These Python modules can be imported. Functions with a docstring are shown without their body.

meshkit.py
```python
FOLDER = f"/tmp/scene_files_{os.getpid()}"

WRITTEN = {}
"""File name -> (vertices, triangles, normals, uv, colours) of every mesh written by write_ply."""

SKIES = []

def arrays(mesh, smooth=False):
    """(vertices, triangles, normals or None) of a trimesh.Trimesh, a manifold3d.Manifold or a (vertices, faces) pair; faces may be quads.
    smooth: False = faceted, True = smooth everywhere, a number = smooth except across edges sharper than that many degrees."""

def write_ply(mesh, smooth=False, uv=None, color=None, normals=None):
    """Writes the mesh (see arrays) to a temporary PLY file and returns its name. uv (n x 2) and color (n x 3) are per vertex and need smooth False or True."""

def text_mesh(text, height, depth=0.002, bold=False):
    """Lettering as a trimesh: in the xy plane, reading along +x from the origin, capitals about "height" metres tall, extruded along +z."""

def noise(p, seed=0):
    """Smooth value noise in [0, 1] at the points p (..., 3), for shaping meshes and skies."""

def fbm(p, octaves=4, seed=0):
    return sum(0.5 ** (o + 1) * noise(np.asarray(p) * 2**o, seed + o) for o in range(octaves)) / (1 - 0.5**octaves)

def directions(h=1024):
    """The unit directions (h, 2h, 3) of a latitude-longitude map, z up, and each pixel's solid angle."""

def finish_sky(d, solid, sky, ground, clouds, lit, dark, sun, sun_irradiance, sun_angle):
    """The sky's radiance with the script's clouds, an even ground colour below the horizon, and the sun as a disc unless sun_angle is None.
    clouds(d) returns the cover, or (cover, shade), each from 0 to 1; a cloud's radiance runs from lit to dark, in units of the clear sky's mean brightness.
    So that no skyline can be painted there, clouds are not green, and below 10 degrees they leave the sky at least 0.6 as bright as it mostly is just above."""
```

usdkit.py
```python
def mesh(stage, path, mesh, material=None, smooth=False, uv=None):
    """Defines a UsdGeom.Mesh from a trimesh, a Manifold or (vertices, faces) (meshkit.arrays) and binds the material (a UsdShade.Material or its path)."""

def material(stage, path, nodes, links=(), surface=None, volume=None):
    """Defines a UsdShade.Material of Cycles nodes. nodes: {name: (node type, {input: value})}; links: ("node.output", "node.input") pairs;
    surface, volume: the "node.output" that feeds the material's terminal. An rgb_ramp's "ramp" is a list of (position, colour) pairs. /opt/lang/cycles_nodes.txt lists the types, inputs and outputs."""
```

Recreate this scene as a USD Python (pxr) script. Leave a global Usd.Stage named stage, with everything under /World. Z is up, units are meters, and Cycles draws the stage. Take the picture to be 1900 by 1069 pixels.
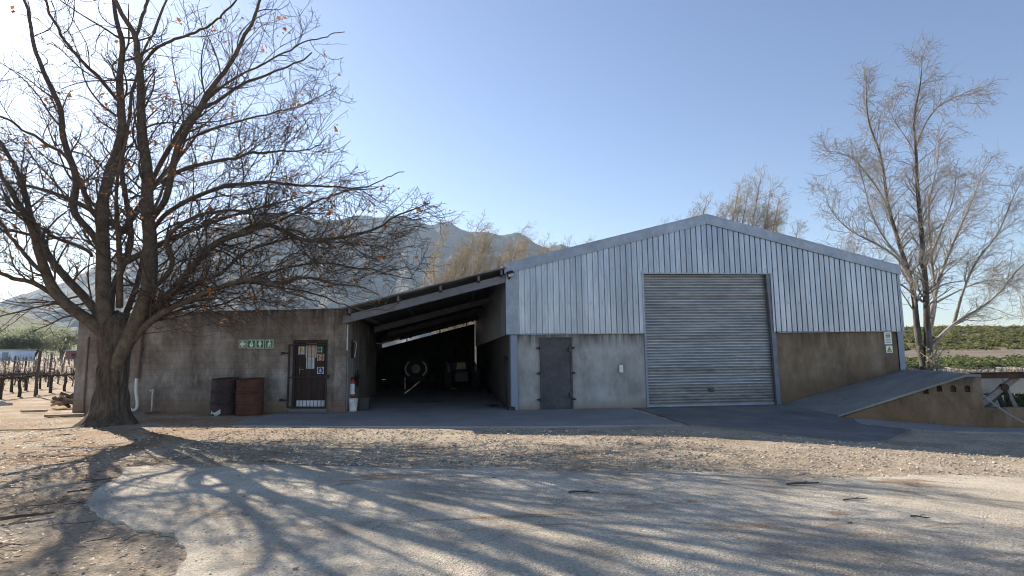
import math
import numpy as np
import trimesh
import shapely.geometry as sg
import manifold3d as m3
import usdkit
import meshkit
from scipy.interpolate import CubicSpline
from pxr import Usd, UsdGeom, UsdLux, UsdShade, Gf, Sdf, Vt

stage = Usd.Stage.CreateInMemory()
UsdGeom.SetStageUpAxis(stage, 'Z')
UsdGeom.Xform.Define(stage, '/World')
UsdGeom.Scope.Define(stage, '/World/Looks')

# ------------------------------------------------------------------ camera
FPX, PITCH, YAW, ROLL, EYE = 1061.79, 0.115895, 0.104016, -0.0119256, 1.6
fw = np.array([math.sin(YAW), math.cos(YAW), 0.0]); rt = np.array([math.cos(YAW), -math.sin(YAW), 0.0])
UPV = np.array([0, 0, 1.0])
FWD = fw * math.cos(PITCH) + UPV * math.sin(PITCH); CUP = UPV * math.cos(PITCH) - fw * math.sin(PITCH)
XAX = rt * math.cos(ROLL) + CUP * math.sin(ROLL); YAX = CUP * math.cos(ROLL) - rt * math.sin(ROLL)
CAM = np.array([0, 0, EYE])
cam = UsdGeom.Camera.Define(stage, '/World/camera')
cam.CreateHorizontalApertureAttr(36.0)
cam.CreateVerticalApertureAttr(36.0 * 576 / 1024)
cam.CreateFocalLengthAttr(FPX / 1900 * 36)
cam.CreateClippingRangeAttr(Gf.Vec2f(0.1, 60000))
cam.AddTransformOp().Set(Gf.Matrix4d(*XAX, 0, *YAX, 0, *(-FWD), 0, *CAM, 1))
cam.CreateExposureAttr(1.2)

# ------------------------------------------------------------------ sky and sun
SUN = np.array([-1.2, 1.43, 1.0]); SUN /= np.linalg.norm(SUN)
ELEV = math.asin(SUN[2]); ROT = math.atan2(SUN[0], SUN[1])
SKY_STRENGTH, SUN_INT = 0.071, 1.25
sky_mat = usdkit.material(stage, '/World/Looks/sky_look', {
    'sky': ('sky_texture', {'sky_type': 'single_scattering', 'sun_disc': False, 'sun_elevation': ELEV, 'sun_rotation': ROT,
                            'altitude': 200.0, 'air_density': 1.0, 'aerosol_density': 0.3, 'ozone_density': 1.3}),
    'hs': ('hsv', {'hue': .509, 'saturation': 1.05}),
    'bg': ('background_shader', {'strength': SKY_STRENGTH})}, [('sky.color', 'hs.color'), ('hs.color', 'bg.color')], surface='bg.background')
dome = UsdLux.DomeLight.Define(stage, '/World/sky')
UsdShade.MaterialBindingAPI.Apply(dome.GetPrim()).Bind(sky_mat)
dome.GetPrim().SetCustomDataByKey('kind', 'structure')
dome.GetPrim().SetCustomDataByKey('label', 'clear pale blue sky brightening to white at the left')
sun = UsdLux.DistantLight.Define(stage, '/World/sun')
sun.CreateIntensityAttr(SUN_INT); sun.CreateNormalizeAttr(True); sun.CreateAngleAttr(0.4)
sun.CreateColorAttr(Gf.Vec3f(1.0, 0.89, 0.745))
zx = SUN; xx = np.cross([0, 0, 1.0], zx); xx /= np.linalg.norm(xx); yx = np.cross(zx, xx)
sun.AddTransformOp().Set(Gf.Matrix4d(*xx, 0, *yx, 0, *zx, 0, 0, 0, 50, 1))
HAZE_DENSITY = 0.000065

# ------------------------------------------------------------------ helpers
_used = {}


def numbered(parent, name):
    k = _used.get((parent, name), 0); _used[(parent, name)] = k + 1
    return f'{parent}/{name}' + (f'_{k:03d}' if k else '')


def tag(prim, label=None, category=None, group=None, kind=None):
    for k, v in (('label', label), ('category', category), ('group', group), ('kind', kind)):
        if v: prim.SetCustomDataByKey(k, v)
    return prim


def thing(name, label, category, loc=(0, 0, 0), rotz=0.0, group=None, scale=None):
    x = UsdGeom.Xform.Define(stage, numbered('/World', name))
    x.AddTranslateOp().Set(Gf.Vec3d(*map(float, loc)))
    if rotz: x.AddRotateZOp().Set(float(rotz))
    if scale is not None: x.AddScaleOp().Set(Gf.Vec3f(*map(float, scale)))
    return tag(x.GetPrim(), label, category, group)


def obj(parent, name, mesh, mat, smooth=False, label=None, kind=None):
    p = '/World' if parent is None else str(parent.GetPath())
    prim = usdkit.mesh(stage, numbered(p, name), mesh, mat, smooth=smooth).GetPrim()
    return tag(prim, label, None, None, kind)


def copy_thing(root, label, loc, rotz=0.0, scale=None):
    was = root.GetCustomData()
    r = thing(root.GetName().rstrip('0123456789').rstrip('_'), label, was['category'], loc, rotz, was.get('group'), scale)
    r.GetReferences().AddInternalReference(root.GetPath()); r.SetInstanceable(True)
    return r


def ray(u, v):
    a, b = (u - 950) / FPX, (v - 534.5) / FPX
    return FWD + XAX * a - YAX * b


def at_y(u, v, Y): d = ray(u, v); return CAM + d * (Y / d[1])
def at_z(u, v, z=0.0): d = ray(u, v); return CAM + d * ((z - EYE) / d[2])
def at_plane(u, v, p, n): d = ray(u, v); return CAM + d * (np.dot(np.asarray(p) - CAM, n) / np.dot(d, n))


def bx(x0, x1, y0, y1, z0, z1):
    m = trimesh.creation.box((x1 - x0, y1 - y0, z1 - z0)); m.apply_translation(((x0 + x1) / 2, (y0 + y1) / 2, (z0 + z1) / 2)); return m


def cb(x0, x1, y0, y1, z0, z1, c=0.006):
    c = min(c, (x1 - x0) * .3, (y1 - y0) * .3, (z1 - z0) * .3)
    P = []
    for i in (0, 1):
        for j in (0, 1):
            for k in (0, 1):
                X, Y, Z = (x0, x1)[i], (y0, y1)[j], (z0, z1)[k]; sx, sy, sz = 1 - 2 * i, 1 - 2 * j, 1 - 2 * k
                P += [(X + sx * c, Y + sy * c, Z), (X + sx * c, Y, Z + sz * c), (X, Y + sy * c, Z + sz * c)]
    return trimesh.convex.convex_hull(np.array(P))


def cat(ms): return trimesh.util.concatenate(ms)


def tubes(P, R, sides=5, caps=True):
    """P (N,K,3), R (N,K) -> (v, f) of N tapered tubes."""
    P = np.asarray(P, float); R = np.asarray(R, float)
    N, K, _ = P.shape
    T = np.gradient(P, axis=1); T /= np.linalg.norm(T, axis=2, keepdims=True) + 1e-12
    m = np.abs(P[:, -1] - P[:, 0]); ref = np.eye(3)[np.argmin(m, axis=1)]
    A = np.cross(T, ref[:, None, :]); A /= np.linalg.norm(A, axis=2, keepdims=True) + 1e-12
    B = np.cross(T, A)
    ang = np.arange(sides) * 2 * np.pi / sides
    V = P[:, :, None, :] + R[:, :, None, None] * (np.cos(ang)[None, None, :, None] * A[:, :, None] + np.sin(ang)[None, None, :, None] * B[:, :, None])
    i, j = np.meshgrid(np.arange(K - 1), np.arange(sides), indexing='ij')
    q = np.stack([i * sides + j, i * sides + (j + 1) % sides, (i + 1) * sides + (j + 1) % sides, (i + 1) * sides + j], -1).reshape(-1, 4)
    f = np.vstack([q[:, [0, 2, 1]], q[:, [0, 3, 2]]])
    if caps:
        f = np.vstack([f] + [np.array([[0, k, k + 1] for k in range(1, sides - 1)]), np.array([[(K - 1) * sides, (K - 1) * sides + k + 1, (K - 1) * sides + k] for k in range(1, sides - 1)])])
    F = (f[None] + (np.arange(N) * K * sides)[:, None, None]).reshape(-1, 3)
    return V.reshape(-1, 3), F


def tube(pts, r, sides=8):
    pts = np.asarray(pts, float); r = np.broadcast_to(np.asarray(r, float), (len(pts),))
    return trimesh.Trimesh(*tubes(pts[None], r[None], sides), process=False)


def spline(pts, n):
    pts = np.asarray(pts, float)
    s = np.r_[0, np.cumsum(np.linalg.norm(np.diff(pts, axis=0), axis=1))]
    return CubicSpline(s, pts, bc_type='natural')(np.linspace(0, s[-1], n)) if len(pts) > 2 else pts[0] + np.linspace(0, 1, n)[:, None] * (pts[1] - pts[0])


def rod(a, b, r, sides=8): return tube([a, b], r, sides)


def prism(poly, depth, z0=0.0):
    """shapely polygon in xz -> solid spanning y 0..depth (front at y=0 facing -y)."""
    m = trimesh.creation.extrude_polygon(poly, depth, engine='earcut')
    v = m.vertices.copy(); m.vertices = np.c_[v[:, 0], depth - v[:, 2], v[:, 1]]
    return m if m.volume > 0 else (m.invert() or m)


def quads(C, rng, size, flat=0.0, aspect=1.5):
    """leaf quads at points C."""
    n = len(C); a = rng.normal(size=(n, 3)); a[:, 2] *= 1 - flat; a /= np.linalg.norm(a, axis=1, keepdims=True)
    b = rng.normal(size=(n, 3)); b[:, 2] *= 1 - flat; b -= a * (a * b).sum(1, keepdims=True); b /= np.linalg.norm(b, axis=1, keepdims=True)
    s = (size * rng.uniform(.6, 1.3, n))[:, None]
    k = np.cross(a, b) * s * .25
    V = np.stack([C - a * s * aspect / 2, C + b * s / 2 + k, C + a * s * aspect / 2, C - b * s / 2 + k], 1).reshape(-1, 3)
    i = np.arange(n)[:, None] * 4
    return V, np.vstack([i + [0, 1, 2], i + [0, 2, 3]])


def noise2(x, y, s, seed=0): return meshkit.noise(np.stack([x * s, y * s, np.zeros_like(x) + seed * 7.3], -1), seed)


def fbm2(x, y, s, seed=0, o=4):
    t = 0; a = .5
    for k in range(o): t = t + a * (noise2(x, y, s * 2 ** k, seed + k) - .5); a *= .5
    return t


def smooth(a, b, x): t = np.clip((np.asarray(x, float) - a) / (b - a), 0, 1); return t * t * (3 - 2 * t)


# ------------------------------------------------------------------ materials
def L(n): return '/World/Looks/' + n


def M(name, cols, scale=2.0, detail=6, rough=0.85, metal=0.0, fine=0.25, fscale=40.0, bump=0.3, bscale=60.0, dist=0.01, spec=0.3, stretch=None, rand=0.0, local=False, distort=0.0, nrough=.6):
    src = 'tc.object' if local else 'geo.position'
    n = {('tc' if local else 'geo'): ('texture_coordinate' if local else 'geometry', {}),
         'n1': ('noise_texture', {'scale': scale, 'detail': detail, 'roughness': nrough, 'distortion': distort}),
         'r1': ('rgb_ramp', {'ramp': cols}),
         'n2': ('noise_texture', {'scale': fscale, 'detail': 4.0, 'roughness': 0.6}),
         'm2': ('map_range', {'from_min': .3, 'from_max': .7, 'to_min': 1 - fine, 'to_max': 1 + fine}),
         'cc': ('combine_color', {}),
         'mx': ('mix', {'mix_type': 'multiply', 'fac': 1.0}),
         'n3': ('noise_texture', {'scale': bscale, 'detail': 5.0, 'roughness': 0.6}),
         'b': ('bump', {'strength': bump, 'distance': dist}),
         'p': ('principled_bsdf', {'roughness': rough, 'metallic': metal, 'specular_ior_level': spec})}
    l = [('n1.fac', 'r1.fac'), ('n2.fac', 'm2.value'), ('m2.result', 'cc.r'), ('m2.result', 'cc.g'), ('m2.result', 'cc.b'), ('r1.color', 'mx.color1'), ('cc.color', 'mx.color2'),
         ('n3.fac', 'b.height'), ('b.normal', 'p.normal')]
    if stretch is not None:
        n['map'] = ('mapping', {'scale': stretch}); l.append((src, 'map.vector')); src = 'map.vector'
    for k in ('n1', 'n2', 'n3'): l.append((src, k + '.vector'))
    last = 'mx.color'
    if rand:
        n['oi'] = ('object_info', {}); n['mr'] = ('map_range', {'to_min': 1 - rand, 'to_max': 1 + rand}); n['cr'] = ('combine_color', {}); n['mr2'] = ('mix', {'mix_type': 'multiply', 'fac': 1.0})
        l += [('oi.random', 'mr.value'), ('mr.result', 'cr.r'), ('mr.result', 'cr.g'), ('mr.result', 'cr.b'), (last, 'mr2.color1'), ('cr.color', 'mr2.color2')]; last = 'mr2.color'
    l.append((last, 'p.base_color'))
    return usdkit.material(stage, L(name), n, l, surface='p.BSDF')


def flat(name, col, rough=.6, metal=0.0, spec=.4): return M(name, [(0, tuple(c * .9 for c in col)), (1, tuple(c * 1.1 for c in col))], scale=6, rough=rough, metal=metal, fine=.08, bump=.05, spec=spec)


def leaf_mat(name, cols, trans=.4, scale=3.0):
    return usdkit.material(stage, L(name), {
        'geo': ('geometry', {}), 'r': ('rgb_ramp', {'ramp': cols}),
        'd': ('principled_bsdf', {'roughness': .6, 'specular_ior_level': .3}), 't': ('translucent_bsdf', {}), 'm': ('mix_closure', {'fac': trans})},
        [('geo.random_per_island', 'r.fac'), ('r.color', 'd.base_color'), ('r.color', 't.color'), ('d.BSDF', 'm.closure1'), ('t.BSDF', 'm.closure2')], surface='m.closure')


galv = M('galvanised_sheet', [(.3, (.28, .312, .37)), (.5, (.36, .395, .45)), (.7, (.45, .48, .535))], scale=1.3, rough=.40, metal=.85, fine=.10, fscale=7, bump=.06, bscale=3, dist=.02, stretch=(2, 2, .35), rand=.08)
galv_flash = M('galvanised_flashing', [(.3, (.24, .275, .335)), (.7, (.33, .365, .42))], scale=2, rough=.5, metal=.6, fine=.12, fscale=9, bump=.05, rand=.05)
galv_door = M('galvanised_slat', [(.3, (.30, .31, .315)), (.7, (.43, .43, .425))], scale=1.5, rough=.42, metal=.8, fine=.12, fscale=6, bump=.04, stretch=(.4, 1, 2), rand=.07)
galv_door_low = M('grimy_slat', [(.3, (.20, .19, .175)), (.7, (.34, .33, .315))], scale=2.5, rough=.55, metal=.6, fine=.2, fscale=8, bump=.06, stretch=(.5, 1, 2), rand=.08)
steel_blue = flat('blue_grey_steel', (.20, .23, .30), rough=.5, metal=.2)
steel_dark = M('dark_steel_sheet', [(.3, (.050, .050, .058)), (.7, (.085, .082, .088))], scale=2, rough=.55, metal=.3, fine=.15, fscale=10, bump=.05)
steel_black = flat('black_iron', (.018, .017, .018), rough=.6)
beam_mat = M('beam_paint', [(.3, (.12, .125, .145)), (.7, (.19, .195, .22))], scale=3, rough=.6, metal=.1, fine=.15)
roof_under = M('roof_sheet', [(.3, (.16, .155, .15)), (.7, (.25, .24, .23))], scale=2, rough=.7, metal=.2, fine=.1)
plinth_grey = None  # below
bark = M('oak_bark', [(.25, (.040, .030, .024)), (.5, (.085, .066, .050)), (.8, (.15, .125, .098))], scale=7, rough=.95, fine=.35, fscale=30, bump=1.0, bscale=16, dist=.05, stretch=(1, 1, .22), spec=.1)
bark_limb = M('oak_limb_bark', [(.25, (.050, .038, .030)), (.5, (.095, .074, .056)), (.8, (.15, .125, .095))], scale=5, rough=.95, fine=.3, fscale=30, bump=.6, bscale=30, dist=.02, spec=.1)
twig_mat = M('oak_twig', [(.3, (.050, .038, .032)), (.7, (.11, .088, .072))], scale=4, rough=.9, fine=.2, bump=.1, spec=.15)
pale_bark = M('poplar_bark', [(.3, (.17, .15, .125)), (.6, (.36, .34, .30)), (.8, (.48, .46, .42))], scale=3, rough=.85, fine=.25, fscale=14, bump=.4, bscale=20, dist=.02, stretch=(1, 1, .6), spec=.15)
pale_trunk = M('poplar_trunk', [(.3, (.055, .047, .04)), (.6, (.13, .115, .098)), (.8, (.24, .22, .19))], scale=3, rough=.9, fine=.25, fscale=14, bump=.6, bscale=20, dist=.03, stretch=(1, 1, .5), spec=.15)
pale_twig = M('poplar_twig', [(.3, (.18, .15, .125)), (.7, (.33, .285, .24))], scale=2, rough=.8, fine=.2, bump=.05, spec=.2)
tan_twig = M('windbreak_twig', [(.3, (.28, .235, .17)), (.7, (.46, .39, .285))], scale=.6, rough=.8, fine=.2, bump=.05, spec=.2)
autumn = leaf_mat('autumn_leaf', [(0, (.30, .13, .04)), (.25, (.46, .25, .05)), (.5, (.52, .38, .06)), (.8, (.40, .38, .09)), (1, (.24, .12, .05))], .5)
dry_leaf = leaf_mat('dry_leaf', [(0, (.16, .10, .06)), (.4, (.26, .18, .11)), (.8, (.36, .27, .17)), (1, (.12, .08, .05))], .15)
olive_leaf = leaf_mat('olive_leaf', [(0, (.24, .27, .19)), (.5, (.36, .39, .29)), (1, (.47, .50, .39))], .65)
scrub_leaf = leaf_mat('scrub_leaf', [(0, (.17, .175, .07)), (.4, (.28, .28, .12)), (.75, (.38, .36, .18)), (1, (.47, .42, .25))], .65)
green_leaf = leaf_mat('green_shrub_leaf', [(0, (.13, .155, .06)), (.5, (.22, .24, .09)), (1, (.36, .35, .16))], .45)
vine_wood = M('vine_wood', [(.3, (.035, .027, .022)), (.7, (.085, .065, .05))], scale=8, rough=.95, fine=.3, bump=.6, spec=.1)
post_wood = M('weathered_post', [(.3, (.06, .05, .042)), (.7, (.13, .11, .09))], scale=6, rough=.9, fine=.3, bump=.4, spec=.1)
stake_mat = M('vine_stake', [(.3, (.17, .145, .125)), (.7, (.30, .265, .23))], scale=4, rough=.9, fine=.2, spec=.1)
wire_mat = flat('wire_steel', (.30, .30, .31), rough=.6, metal=.3)
rust = M('rusty_steel', [(.2, (.025, .017, .015)), (.45, (.055, .028, .020)), (.65, (.095, .045, .026)), (.85, (.05, .028, .021))], scale=4, rough=.8, fine=.3, fscale=25, bump=.3, bscale=40, dist=.006, spec=.25)
rust_dark = M('dark_rusty_drum', [(.2, (.020, .016, .018)), (.5, (.045, .028, .028)), (.8, (.085, .042, .034))], scale=3, rough=.75, fine=.3, fscale=25, bump=.3, bscale=40, dist=.006, spec=.25)
rust_red = M('red_rusty_drum', [(.2, (.040, .018, .014)), (.5, (.078, .030, .020)), (.8, (.115, .048, .028))], scale=3, rough=.75, fine=.3, fscale=25, bump=.3, bscale=40, dist=.006, spec=.25)
white_plastic = flat('white_plastic', (.62, .62, .60), rough=.4)
white_dirty = M('dirty_white', [(.3, (.35, .33, .30)), (.7, (.62, .61, .58))], scale=9, rough=.6, fine=.2)
black_plastic = flat('black_plastic', (.02, .02, .022), rough=.4)
brown_paint = M('brown_door_wood', [(.3, (.030, .016, .014)), (.7, (.060, .032, .027))], scale=6, rough=.6, fine=.25, fscale=30, bump=.2, stretch=(1, 1, .12))
pipe_brown = flat('brown_pipe', (.15, .10, .075), rough=.6)
sign_green = flat('sign_green', (.010, .155, .085), rough=.45)
sign_pale = flat('sign_pale_green', (.33, .45, .33), rough=.5)
sign_white = flat('sign_white', (.66, .70, .66), rough=.5)
paper_cream = M('cream_paper', [(.3, (.52, .42, .33)), (.7, (.66, .56, .46))], scale=5, rough=.8, fine=.1, bump=.05)
paper_white = M('white_paper', [(.3, (.52, .54, .60)), (.7, (.68, .70, .74))], scale=5, rough=.8, fine=.1, bump=.05)
ink = flat('print_grey', (.16, .15, .17), rough=.7)
yellow = flat('sign_yellow', (.62, .42, .03), rough=.5)
red = flat('sign_red', (.42, .04, .03), rough=.45)
blue = flat('sign_blue', (.03, .08, .32), rough=.45)
cream_panel = M('cream_tank_paint', [(.3, (.40, .35, .30)), (.7, (.55, .49, .43))], scale=2, rough=.5, fine=.15, bump=.05)
mach_grey = M('worn_machine_paint', [(.3, (.16, .14, .13)), (.7, (.27, .24, .22))], scale=5, rough=.6, fine=.2, metal=.2)
wood_pale = M('cut_wood', [(.3, (.22, .15, .095)), (.7, (.38, .28, .19))], scale=8, rough=.85, fine=.25, bump=.3, stretch=(.3, 1, 1))
tan_paint = flat('tan_seat', (.34, .24, .16), rough=.6)
pale_grey = flat('pale_grey_paint', (.5, .5, .5), rough=.5)
rubber = flat('black_rubber', (.012, .012, .012), rough=.8)
tin_blue = flat('shed_pale_blue', (.55, .64, .76), rough=.6)
tin_red = flat('shed_red_brown', (.24, .11, .085), rough=.7)


def wall_mat(name, grad, patches, white=.25, top_dark=.5, bottom=(.22, .12, .05), bottom_h=.5, courses=None, top_z=3.0, rough=.9, brown_amt=.7, top_len=.6):
    """Weathered rendered wall: patches, pale bloom, run-off stains under the top edge, soil splash at the foot."""
    n = {'tc': ('texture_coordinate', {}), 'sp': ('separate_xyz', {}),
         'mapN': ('mapping', {'scale': (1.25, 1.25, .7)}), 'n1': ('noise_texture', {'scale': 1.1, 'detail': 10.0, 'roughness': .7}), 'r1': ('rgb_ramp', {'ramp': patches}),
         'n2': ('noise_texture', {'scale': 2.3, 'detail': 9.0, 'roughness': .7, 'distortion': .4}), 'r2': ('map_range', {'from_min': .52, 'from_max': .78, 'to_min': 0., 'to_max': white, 'clamp': True}),
         'mapS': ('mapping', {'scale': (4.5, 4.5, .28)}), 'n3': ('noise_texture', {'scale': 1.6, 'detail': 6.0, 'roughness': .65}),
         'fine': ('noise_texture', {'scale': 55.0, 'detail': 5.0, 'roughness': .7}), 'fm': ('map_range', {'from_min': .3, 'from_max': .7, 'to_min': .78, 'to_max': 1.22}), 'fc': ('combine_color', {}),
         'mw': ('mix', {'mix_type': 'mix', 'color2': (.42, .41, .40)}), 'mt': ('mix', {'mix_type': 'mix', 'color2': grad}), 'mb': ('mix', {'mix_type': 'mix', 'color2': bottom}), 'mf': ('mix', {'mix_type': 'multiply', 'fac': 1.0}),
         'tz': ('map_range', {'from_min': top_z - top_len, 'from_max': top_z, 'to_min': 0., 'to_max': 1., 'clamp': True}), 'n3m': ('map_range', {'from_min': .40, 'from_max': .66, 'to_min': 0.05, 'to_max': 1.0, 'clamp': True}), 'ta': ('math', {'math_type': 'multiply'}), 'tb': ('math', {'math_type': 'multiply', 'value2': top_dark * 1.9, 'use_clamp': True}),
         'bz': ('map_range', {'from_min': bottom_h, 'from_max': 0.0, 'to_min': 0., 'to_max': 1., 'clamp': True}), 'ba': ('math', {'math_type': 'multiply'}), 'bb': ('math', {'math_type': 'multiply', 'value2': brown_amt * 2.0, 'use_clamp': True}),
         'b': ('bump', {'strength': .5, 'distance': .008}), 'hs': ('math', {'math_type': 'add'}),
         'p': ('principled_bsdf', {'roughness': rough, 'specular_ior_level': .25})}
    l = [('tc.object', 'sp.vector'), ('tc.object', 'mapN.vector'), ('mapN.vector', 'n1.vector'), ('mapN.vector', 'n2.vector'), ('tc.object', 'mapS.vector'), ('mapS.vector', 'n3.vector'), ('tc.object', 'fine.vector'),
         ('n1.fac', 'r1.fac'), ('n2.fac', 'r2.value'), ('r2.result', 'mw.fac'), ('r1.color', 'mw.color1'),
         ('sp.z', 'tz.value'), ('tz.result', 'ta.value1'), ('n3.fac', 'n3m.value'), ('n3m.result', 'ta.value2'), ('ta.value', 'tb.value1'), ('tb.value', 'mt.fac'), ('mw.color', 'mt.color1'),
         ('sp.z', 'bz.value'), ('bz.result', 'ba.value1'), ('n1.fac', 'ba.value2'), ('ba.value', 'bb.value1'), ('bb.value', 'mb.fac'), ('mt.color', 'mb.color1'),
         ('fine.fac', 'fm.value'), ('fm.result', 'fc.r'), ('fm.result', 'fc.g'), ('fm.result', 'fc.b'), ('mb.color', 'mf.color1'), ('fc.color', 'mf.color2'), ('b.normal', 'p.normal')]
    last = 'mf.color'
    if courses:
        n['cx'] = ('combine_xyz', {}); n['nw'] = ('noise_texture', {'scale': 1.5, 'detail': 3.0}); n['wz'] = ('math', {'math_type': 'multiply_add', 'value2': .03})
        n['br'] = ('brick_texture', {'color1': (.86, .86, .86), 'color2': (1.08, 1.06, 1.04), 'mortar': (.55, .55, .55), 'scale': 1.0, 'mortar_size': .013, 'mortar_smooth': .8, 'brick_width': courses[0], 'row_height': courses[1]})
        n['mc'] = ('mix', {'mix_type': 'multiply', 'fac': .38}); n['fh'] = ('math', {'math_type': 'multiply', 'value2': .5})
        l += [('tc.object', 'nw.vector'), ('nw.fac', 'wz.value1'), ('sp.z', 'wz.value3'), ('sp.x', 'cx.x'), ('wz.value', 'cx.y'), ('cx.vector', 'br.vector'), (last, 'mc.color1'), ('br.color', 'mc.color2'),
              ('fine.fac', 'fh.value1'), ('fh.value', 'hs.value1'), ('br.fac', 'sub.value1'), ('sub.value', 'hs.value2'), ('hs.value', 'b.height')]
        n['sub'] = ('math', {'math_type': 'multiply', 'value2': -.9})
        last = 'mc.color'
    else:
        l += [('fine.fac', 'b.height')]; del n['hs']
    l.append((last, 'p.base_color'))
    return usdkit.material(stage, L(name), n, l, surface='p.BSDF')


wing_wall = wall_mat('wing_block_wall', (.085, .070, .058), [(.34, (.10, .082, .068)), (.46, (.165, .138, .116)), (.54, (.21, .183, .162)), (.66, (.30, .275, .255))], white=.6, top_dark=.7, bottom=(.19, .105, .055), bottom_h=.55, courses=(.42, .185), top_z=2.98)
plinth_grey = wall_mat('plinth_plaster_grey', (.10, .095, .09), [(.37, (.215, .21, .20)), (.5, (.30, .295, .285)), (.63, (.39, .385, .37))], white=.45, top_dark=.75, bottom=(.20, .135, .08), bottom_h=.28, top_z=2.21, top_len=.5)
plinth_brown = wall_mat('plinth_plaster_brown', (.075, .055, .04), [(.36, (.115, .080, .050)), (.5, (.175, .125, .080)), (.64, (.24, .18, .125))], white=.3, top_dark=.6, bottom=(.16, .095, .045), bottom_h=1.3, top_z=2.21, top_len=.7)
ramp_wall = wall_mat('ramp_ochre_concrete', (.075, .062, .048), [(.38, (.050, .040, .030)), (.46, (.105, .075, .048)), (.53, (.155, .112, .070)), (.62, (.22, .178, .13))], white=.4, top_dark=.8, bottom=(.20, .12, .065), bottom_h=.8, top_z=1.05, top_len=.55)
concrete_dark = wall_mat('interior_concrete', (.10, .10, .10), [(.25, (.13, .125, .12)), (.5, (.17, .165, .16)), (.8, (.22, .215, .21))], white=.1, top_dark=.3, bottom=(.12, .10, .08), bottom_h=.3)
inner_dark = M('shade_dark_wall', [(.3, (.035, .034, .033)), (.7, (.06, .058, .056))], scale=1.5, rough=.9)  # deep shade of the bay put into the wall colour


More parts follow.
